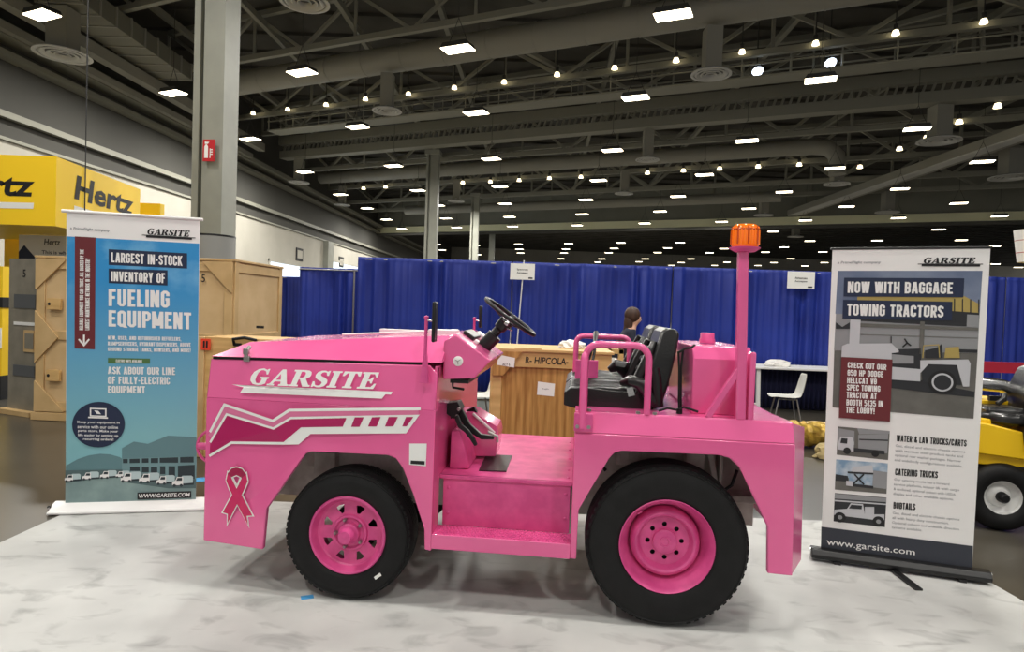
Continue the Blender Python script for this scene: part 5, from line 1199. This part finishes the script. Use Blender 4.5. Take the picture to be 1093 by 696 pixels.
quadp(b, [(0.0173,0.2954),(0.3932,0.2877),(0.642,0.2613),(0.8996,0.2056),(0.9005,0.0257),(0.0189,0.0396)], 5, 'print_yard')
quadp(b, [(0.0166,0.3023),(0.3929,0.3018),(0.3937,0.2526),(0.2004,0.236),(0.0178,0.209)], 6, 'print_mid')
quadp(b, [(0.3871,0.2738),(0.9,0.2199),(0.9001,0.1481),(0.7085,0.153),(0.3881,0.2106)], 6, 'print_mid')
def printed_truck(q, s):
    x, z = q
    quadp(b, [(x-.02*s,z-.02*s),(x+.09*s,z-.015*s),(x+.09*s,z+.012*s),(x-.02*s,z+.008*s)], 7, 'print_dark')
    quadp(b, [(x+.015*s,z-.006*s),(x+.085*s,z-.002*s),(x+.085*s,z+.034*s),(x+.075*s,z+.042*s),(x+.025*s,z+.042*s),(x+.015*s,z+.03*s)], 8, 'print_pale')
    quadp(b, [(x-.03*s,z-.014*s),(x+.03*s,z-.016*s),(x+.03*s,z+.034*s),(x-.004*s,z+.036*s),(x-.014*s,z+.012*s),(x-.03*s,z+.006*s)], 9, 'white_satin')
    quadp(b, [(x-.008*s,z+.012*s),(x+.024*s,z+.012*s),(x+.024*s,z+.030*s),(x-.001*s,z+.030*s)], 10, 'print_dark')
    for dx in (-.018, .02): quadp(b, circ((x+dx*s, z-.016*s), .009*s, .009*s, 10), 10, 'print_dark')
for q, s in zip([(0.0406,0.2396),(0.157,0.2508),(0.2746,0.2587),(0.3747,0.26),(0.4193,0.2345),(0.5432,0.2246),(0.659,0.2077),(0.7727,0.1943)], (.9,.95,.95,.8,1.2,1.2,1.1,1.25)): printed_truck(q, s)
quadp(b, [(0.4984,0.1267),(0.8689,0.1288),(0.8699,0.077),(0.4992,0.0751)], 11, 'ink')
tq(b, 'WWW.GARSITE.COM', *[(0.508,0.0862),(0.8611,0.0873),(0.8606,0.1175),(0.5074,0.1166)], 12, 'white_satin', bold=.02, shear=.15)
c = [(0.2297,0.638),(0.4039,0.6372),(0.2272,0.8065)]
quadp(b, circ(c[0], c[1][0]-c[0][0], c[2][1]-c[0][1]), 6, 'navy_print')
quadp(b, [(0.1698,0.7621),(0.2794,0.7581),(0.2804,0.6941),(0.1707,0.6985)], 7, 'white_satin'); quadp(b, [(0.1792,0.7524),(0.2708,0.749),(0.2715,0.7039),(0.1799,0.7075)], 8, 'navy_print')
quadp(b, [(0.1603,0.6971),(0.2904,0.692),(0.2905,0.6816),(0.1605,0.6868)], 8, 'white_satin'); quadp(b, [(0.1991,0.7428),(0.2269,0.74),(0.2459,0.715),(0.218,0.7178)], 9, 'white_satin')
T3('Keep your equipment in', [(0.0899,0.6442),(0.3687,0.6374),(0.3683,0.6611),(0.0896,0.6677)], k=7)
T3('service with our online', [(0.0916,0.6125),(0.3592,0.6053),(0.3588,0.6291),(0.0912,0.6359)], k=7)
T3('parts store. Make your', [(0.0957,0.5807),(0.3597,0.5732),(0.3593,0.5969),(0.0954,0.6042)], k=7)
T3('life easier by setting up', [(0.0961,0.549),(0.3615,0.541),(0.3611,0.5648),(0.0958,0.5724)], k=7)
T3('recurring orders!', [(0.1297,0.5189),(0.33,0.5127),(0.3296,0.5364),(0.1294,0.5424)], k=7)
b.build('printed_panel', t, smooth=False)
w0 = PL[0][0]; w1 = PL[1][0]
b = MB('white_satin'); b.tube([(PL[0][0]-.03,0,PL[0][1]+.005),(PL[1][0]+.02,0,PL[1][1]+.005)], .012, n=12); b.build('top_rail', t)
b = MB('white_satin')
prof = [(-.085,.0),(-.09,.015),(-.075,.032),(-.02,.06),(.03,.07),(.07,.045),(.09,.015),(.09,.0)]
vs = [(x, y, z) for x in (-.06,1.0) for y, z in prof]; n = len(prof)
b.add(vs, [tuple(range(n)), tuple(range(2*n-1,n-1,-1))]+[(i,(i+1)%n,n+(i+1)%n,n+i) for i in range(n)]); b.build('banner_base', t, bevel=.004)
b = MB('zinc')
for x in (-.065,1.0): b.box((x,-.08,.003),(x+.006,.08,.05)); b.tube([(x,-.04,.045),(x,-.06,.05)],.012,'black_plastic',n=8)
b.build('end_cap', t, bevel=.003)
b = MB('white_satin'); b.tube([(-.06,-.092,.014),(1.0,-.092,.014)], .012, n=10); b.build('front_rail', t)
b = MB('zinc'); b.tube([(.47,.04,.05),(.47,.03,2.17)], .01, n=8); b.build('support_pole', t)

t = thing('rollup_banner', 'tall white roll-up banner about baggage towing tractors, standing right of the pink tractor', 'banner', (2.10,4.20,0), math.atan2(-.27,.83))
PR = [(-0.0114,2.0612),(0.8664,2.0738),(0.8633,0.0475),(0.0058,0.0553)]
b = MB('white_satin'); b.prism(PR, lambda x, z: 0, .003)
T3("a PrimeFlight company", [(0.0214,1.9614),(0.2739,1.9662),(0.2729,1.9867),(0.0204,1.9822)], 'grey_text', shear=.15)
LG = [(0.5062,1.9731),(0.7936,1.9764),(0.7918,2.014),(0.5044,2.0103)]
b.letters('GARSITE', LG[0], LG[1], LG[3][1]-LG[0][1], off(3), 'ink', shear=.25)
b.line([(0.4805,1.9692),(0.8306,1.9727)], .005, off(3), 'ink'); b.line([(0.5015,1.9612),(0.8163,1.9633)], .012, off(3), 'ink')
quadp(b, [(0.026,1.9197),(0.8306,1.9318),(0.8287,1.6371),(0.0235,1.6372)], 1, 'photo_sky')
quadp(b, [(0.0268,1.6373),(0.8284,1.6661),(0.829,1.4223),(0.0264,1.3966)], 1, 'photo_wall')
quadp(b, [(0.0275,1.3966),(0.829,1.4223),(0.8264,1.0142),(0.0336,1.0196)], 2, 'photo_ground')
quadp(b, [(0.1474,1.7527),(0.7411,1.7738),(0.8256,1.7251),(0.8251,1.6718),(0.6806,1.6725),(0.1496,1.7028)], 2, 'photo_ochre')
for k in range(7):
    q = [(0.6869,1.7548),(0.6934,1.755),(0.6967,1.6731),(0.6902,1.6729)]; dx = k*.0215
    quadp(b, [(x+dx, z) for x, z in q], 3, 'photo_dark') if k%2 == 0 else None
quadp(b, [(0.1496,1.7028),(0.8251,1.6718),(0.8258,1.5848),(0.6035,1.5872),(0.1105,1.5975)], 3, 'photo_dark'); quadp(b, [(0.7613,1.6602),(0.8248,1.6579),(0.8255,1.5807),(0.762,1.5821)], 4, 'photo_wall')
quadp(b, [(0.0282,1.5819),(0.0683,1.5528),(0.111,1.5852),(0.1129,1.5424),(0.0301,1.5388)], 4, 'photo_dark')
quadp(b, [(0.1129,1.6037),(0.1731,1.603),(0.1728,1.3677),(0.1143,1.3644)], 4, 'photo_white'); quadp(b, [(0.5101,1.6071),(0.5349,1.6069),(0.5372,1.4002),(0.5134,1.3989)], 5, 'photo_ground')
quadp(b, [(0.1714,1.5815),(0.8256,1.579),(0.8254,1.5616),(0.1725,1.5572)], 4, 'photo_ground'); 
b.line([(0.1747,1.5084),(0.8256,1.5151)], .004, off(4), 'photo_ground'); b.line([(0.6616,1.4307),(0.8274,1.4338)], .02, off(4), 'photo_dark')
# printed tractor
quadp(b, [(0.3643,1.2397),(0.5428,1.2338),(0.6207,1.2154),(0.8234,1.1829),(0.8231,1.1479),(0.6234,1.1563),(0.3673,1.1734)], 4, 'photo_dark')
quadp(b, [(0.3582,1.4204),(0.5231,1.4352),(0.5294,1.2985),(0.3637,1.3001)], 5, 'photo_dark')
quadp(b, [(0.3601,1.3904),(0.4839,1.3853),(0.4861,1.3376),(0.3629,1.3302)], 6, 'photo_wall')
quadp(b, [(0.0716,1.4286),(0.1019,1.4449),(0.3565,1.4595),(0.3986,1.4166),(0.3992,1.4046),(0.3593,1.3964),(0.3612,1.3542),(0.0706,1.3533)], 7, 'photo_white')
quadp(b, [(0.3644,1.3092),(0.5235,1.3041),(0.527,1.2267),(0.3649,1.2276)], 7, 'photo_white')
quadp(b, [(0.5209,1.3606),(0.7794,1.381),(0.793,1.3561),(0.7922,1.2128),(0.7599,1.2105),(0.7212,1.3429),(0.5673,1.3395),(0.5324,1.2897),(0.5246,1.2803)], 7, 'photo_white')
quadp(b, [(0.5673,1.3395),(0.7212,1.3429),(0.752,1.2188),(0.5381,1.2215),(0.5324,1.2897)], 7, 'photo_dark')
wc = [(0.6476,1.2291),(0.7157,1.2338),(0.6439,1.3087)]; r1 = wc[1][0]-wc[0][0]
quadp(b, circ(wc[0], r1*1.12, r1*1.1), 8, 'ink'); quadp(b, circ(wc[0], r1*.86, r1*.84), 9, 'photo_white'); quadp(b, circ(wc[0], r1*.7, r1*.68), 10, 'photo_dark')
quadp(b, [(0.6557,1.4481),(0.7258,1.4576),(0.7341,1.3877),(0.6511,1.3829)], 8, 'photo_ochre')
b.line([(0.5336,1.3762),(0.5352,1.4537),(0.6169,1.4638),(0.6256,1.3844)], .006, off(8), 'photo_ochre'); quadp(b, [(0.5443,1.4244),(0.61,1.4457),(0.6344,1.4706),(0.6435,1.3825),(0.5465,1.3769)], 7, 'photo_dark')
b.line([(0.4187,1.4387),(0.4436,1.4669),(0.4653,1.4501)], .009, off(8), 'ink'); b.line([(0.4267,1.493),(0.4436,1.4669)], .009, off(8), 'ink'); b.line([(0.3512,1.5045),(0.3532,1.4624)], .006, off(8), 'ink')
quadp(b, [(0.0651,1.8749),(0.7359,1.8838),(0.7364,1.7661),(0.0661,1.753)], 5, 'navy_print')
T3('NOW WITH BAGGAGE', [(0.0887,1.7769),(0.6774,1.7855),(0.6761,1.8575),(0.0876,1.8503)], k=6, bold=.02)
quadp(b, [(0.0654,1.7308),(0.6792,1.7364),(0.6821,1.6198),(0.0659,1.608)], 5, 'navy_print')
T3('TOWING TRACTORS', [(0.0914,1.6298),(0.6348,1.6362),(0.6344,1.7098),(0.0902,1.7058)], k=6, bold=.02)
quadp(b, [(0.0704,1.3564),(0.3654,1.3569),(0.3692,0.9556),(0.0732,0.956)], 11, 'maroon_print')
T3('CHECK OUT OUR', [(0.11,1.2879),(0.3335,1.2867),(0.3334,1.323),(0.1094,1.3254)], k=12)
T3('850 HP DODGE', [(0.1106,1.2362),(0.3175,1.239),(0.3168,1.2777),(0.1099,1.2756)], k=12)
T3('HELLCAT V8', [(0.1111,1.187),(0.2826,1.1904),(0.282,1.2281),(0.1105,1.2264)], k=12)
T3('SPEC TOWING', [(0.1116,1.1396),(0.3046,1.144),(0.3039,1.1828),(0.111,1.1783)], k=12)
T3('TRACTOR AT', [(0.1121,1.0903),(0.2864,1.0957),(0.2862,1.1347),(0.1115,1.1303)], k=12)
T3('BOOTH 5135 IN', [(0.1127,1.0409),(0.3251,1.0465),(0.3243,1.0871),(0.112,1.081)], k=12)
T3('THE LOBBY!', [(0.1131,0.9934),(0.2789,0.9976),(0.2783,1.0366),(0.1125,1.0317)], k=12)
# three small printed pictures
quadp(b, [(0.0725,0.897),(0.3731,0.8946),(0.372,0.7062),(0.0724,0.7094)], 1, 'photo_ground')
quadp(b, [(0.1857,0.8962),(0.3725,0.8946),(0.3723,0.877),(0.1984,0.8574)], 2, 'photo_wall')
quadp(b, [(0.0724,0.8858),(0.1701,0.8763),(0.1742,0.7843),(0.0721,0.7927)], 2, 'photo_wall')
quadp(b, [(0.1931,0.8539),(0.3649,0.8763),(0.3653,0.7487),(0.1974,0.7558)], 3, 'photo_wall'); b.line([(0.1999,0.8238),(0.3647,0.8337)], .008, off(4), 'photo_dark')
quadp(b, [(0.0893,0.8316),(0.1582,0.8351),(0.1707,0.8024),(0.1707,0.7407),(0.0764,0.7465),(0.0771,0.7932)], 4, 'photo_white'); quadp(b, [(0.0952,0.8229),(0.1312,0.8232),(0.13,0.7891),(0.09,0.7907)], 5, 'photo_dark')
quadp(b, [(0.1696,0.7653),(0.3485,0.7652),(0.3496,0.741),(0.1707,0.7407)], 5, 'photo_dark')
for q in [(0.132,0.7429),(0.2959,0.7414)]: quadp(b, circ(q, .022, .022, 16), 6, 'ink')
quadp(b, [(0.071,0.6788),(0.3714,0.6848),(0.3729,0.487),(0.0715,0.4782)], 1, 'photo_blue')
quadp(b, [(0.0709,0.5686),(0.151,0.5654),(0.1526,0.5284),(0.3379,0.5261),(0.3723,0.5241),(0.3729,0.487),(0.0715,0.4782)], 2, 'photo_ground'); quadp(b, [(0.0714,0.5811),(0.1449,0.5771),(0.1466,0.5401),(0.0711,0.5374)], 3, 'photo_dark'); quadp(b, [(0.2901,0.6306),(0.3708,0.6275),(0.3731,0.5181),(0.2896,0.5202)], 3, 'photo_wall')
quadp(b, [(0.1696,0.6418),(0.2832,0.6636),(0.2908,0.6154),(0.1657,0.6073)], 4, 'photo_white'); quadp(b, [(0.1408,0.6076),(0.2908,0.6154),(0.2913,0.6044),(0.1414,0.5953)], 5, 'photo_dark')
b.line([(0.1828,0.5938),(0.2402,0.5327)], .01, off(5), 'photo_dark'); b.line([(0.2372,0.6001),(0.18,0.5317)], .01, off(5), 'photo_dark')
quadp(b, [(0.1353,0.545),(0.1739,0.5464),(0.1754,0.5126),(0.1367,0.5141)], 5, 'photo_white'); quadp(b, [(0.1746,0.531),(0.2946,0.53),(0.2954,0.5117),(0.1754,0.5126)], 5, 'photo_dark')
quadp(b, [(0.0725,0.4553),(0.374,0.4627),(0.3736,0.2696),(0.0731,0.2667)], 1, 'photo_dark')
quadp(b, [(0.0727,0.4515),(0.3736,0.4596),(0.3732,0.4327),(0.0731,0.4179)], 2, 'photo_wall'); quadp(b, [(0.0734,0.4104),(0.3737,0.423),(0.3735,0.4144),(0.0733,0.4004)], 2, 'photo_white')
quadp(b, [(0.0747,0.3444),(0.1491,0.3604),(0.1694,0.4003),(0.2406,0.4033),(0.2544,0.3373),(0.3672,0.3525),(0.3665,0.3096),(0.0734,0.3098)], 3, 'photo_white'); quadp(b, [(0.1725,0.3914),(0.2355,0.3934),(0.2339,0.3685),(0.1599,0.3644)], 4, 'photo_dark')
quadp(b, [(0.2522,0.3864),(0.3062,0.3934),(0.3084,0.3446),(0.2544,0.3373)], 3, 'photo_white')
for q in [(0.1102,0.2992),(0.3346,0.3021)]: quadp(b, circ(q, .034, .034, 18), 5, 'ink'); quadp(b, circ(q, .014, .014, 12), 6, 'photo_wall')
T3('WATER & LAV TRUCKS/CARTS', [(0.4125,0.8324),(0.7964,0.8372),(0.7964,0.8783),(0.4127,0.8748)], 'ink', bold=.015)
T3('CATERING TRUCKS', [(0.415,0.6144),(0.6513,0.6212),(0.6514,0.663),(0.4152,0.6569)], 'ink', bold=.015)
T3('BOBTAILS', [(0.4148,0.3973),(0.5389,0.4021),(0.5381,0.443),(0.4145,0.4392)], 'ink', bold=.015)
BT = (('Gas, diesel and electric chassis options','with stainless steel product tanks and','optional rear washer packages. Narrow','and widebody configurations available.'),
      ('Our catering trucks has a forward','service platform, scissor lift with cargo','& enclosed, optional system with USDA','display and other available options.'),
      ('Gas, diesel and electric chassis options','all with heavy duty construction.','Optional colours and wideside direction','systems available.'))
for ls, q in zip(BT, ([(0.4091,0.792),(0.792,0.792),(0.7921,0.8109),(0.4092,0.8127),(0.408,0.6998),(0.4091,0.792)], [(0.4116,0.5739),(0.7718,0.5797),(0.772,0.5987),(0.4117,0.5945),(0.4105,0.4813),(0.4116,0.5739)], [(0.413,0.3562),(0.7819,0.3644),(0.782,0.3834),(0.4131,0.3769),(0.4119,0.2634),(0.413,0.3562)])):
    dx = (q[4][0]-q[5][0])/3; dz = (q[4][1]-q[5][1])/3
    for i, l in enumerate(ls):
        fr = min(1., len(l)/39); k = [(x+dx*i, z+dz*i) for x, z in q[:4]]
        r_ = lambda a, c_: (a[0]+(c_[0]-a[0])*fr, a[1]+(c_[1]-a[1])*fr)
        T3(l, (k[0], r_(k[0], k[1]), r_(k[3], k[2]), k[3]), 'grey_text', bold=0)
quadp(b, [(0.0019,0.221),(0.8607,0.2196),(0.8633,0.0475),(0.0058,0.0553)], 2, 'dark_footer')
T3('www.garsite.com', [(0.0387,0.0911),(0.549,0.1014),(0.5488,0.151),(0.0379,0.1476)], bold=.005)
b.build('printed_panel', t, smooth=False)
b = MB('black_plastic'); b.tube([(PR[0][0]-.01,0,PR[0][1]+.003),(PR[1][0]+.01,0,PR[1][1]+.003)], .008, n=12); b.build('top_rail', t)
b = MB('black_plastic'); prof = [(-.055,.02),(-.06,.045),(-.04,.075),(.0,.085),(.04,.075),(.06,.045),(.055,.02)]
vs = [(x, y, z) for x in (-.055,.955) for y, z in prof]; n = len(prof)
b.add(vs, [tuple(range(n)), tuple(range(2*n-1,n-1,-1))]+[(i,(i+1)%n,n+(i+1)%n,n+i) for i in range(n)]); b.build('banner_base', t, bevel=.004)
b = MB('chrome')
for x in (-.062,.955): b.lathe([(0,0),(.026,.001),(.026,.006),(0,.007)], (x,-.005,.05), (1,0,0), n=16)
b.build('end_cap', t)
b = MB('black_plastic'); b.beam((.42,-.02,.012),(.50,-.30,.006),.045,.012); b.beam((.42,-.02,.012),(.4,.2,.008),.045,.012); b.build('swivel_foot', t)
for x in (.1,.8): MB('black_plastic').beam((x,.06,.01),(x,-.06,.01),.04,.02).build('rubber_foot', t)
b = MB('black_metal'); b.tube([(.44,.04,.05),(.44,.03,2.02)], .01, n=8); b.build('support_pole', t)
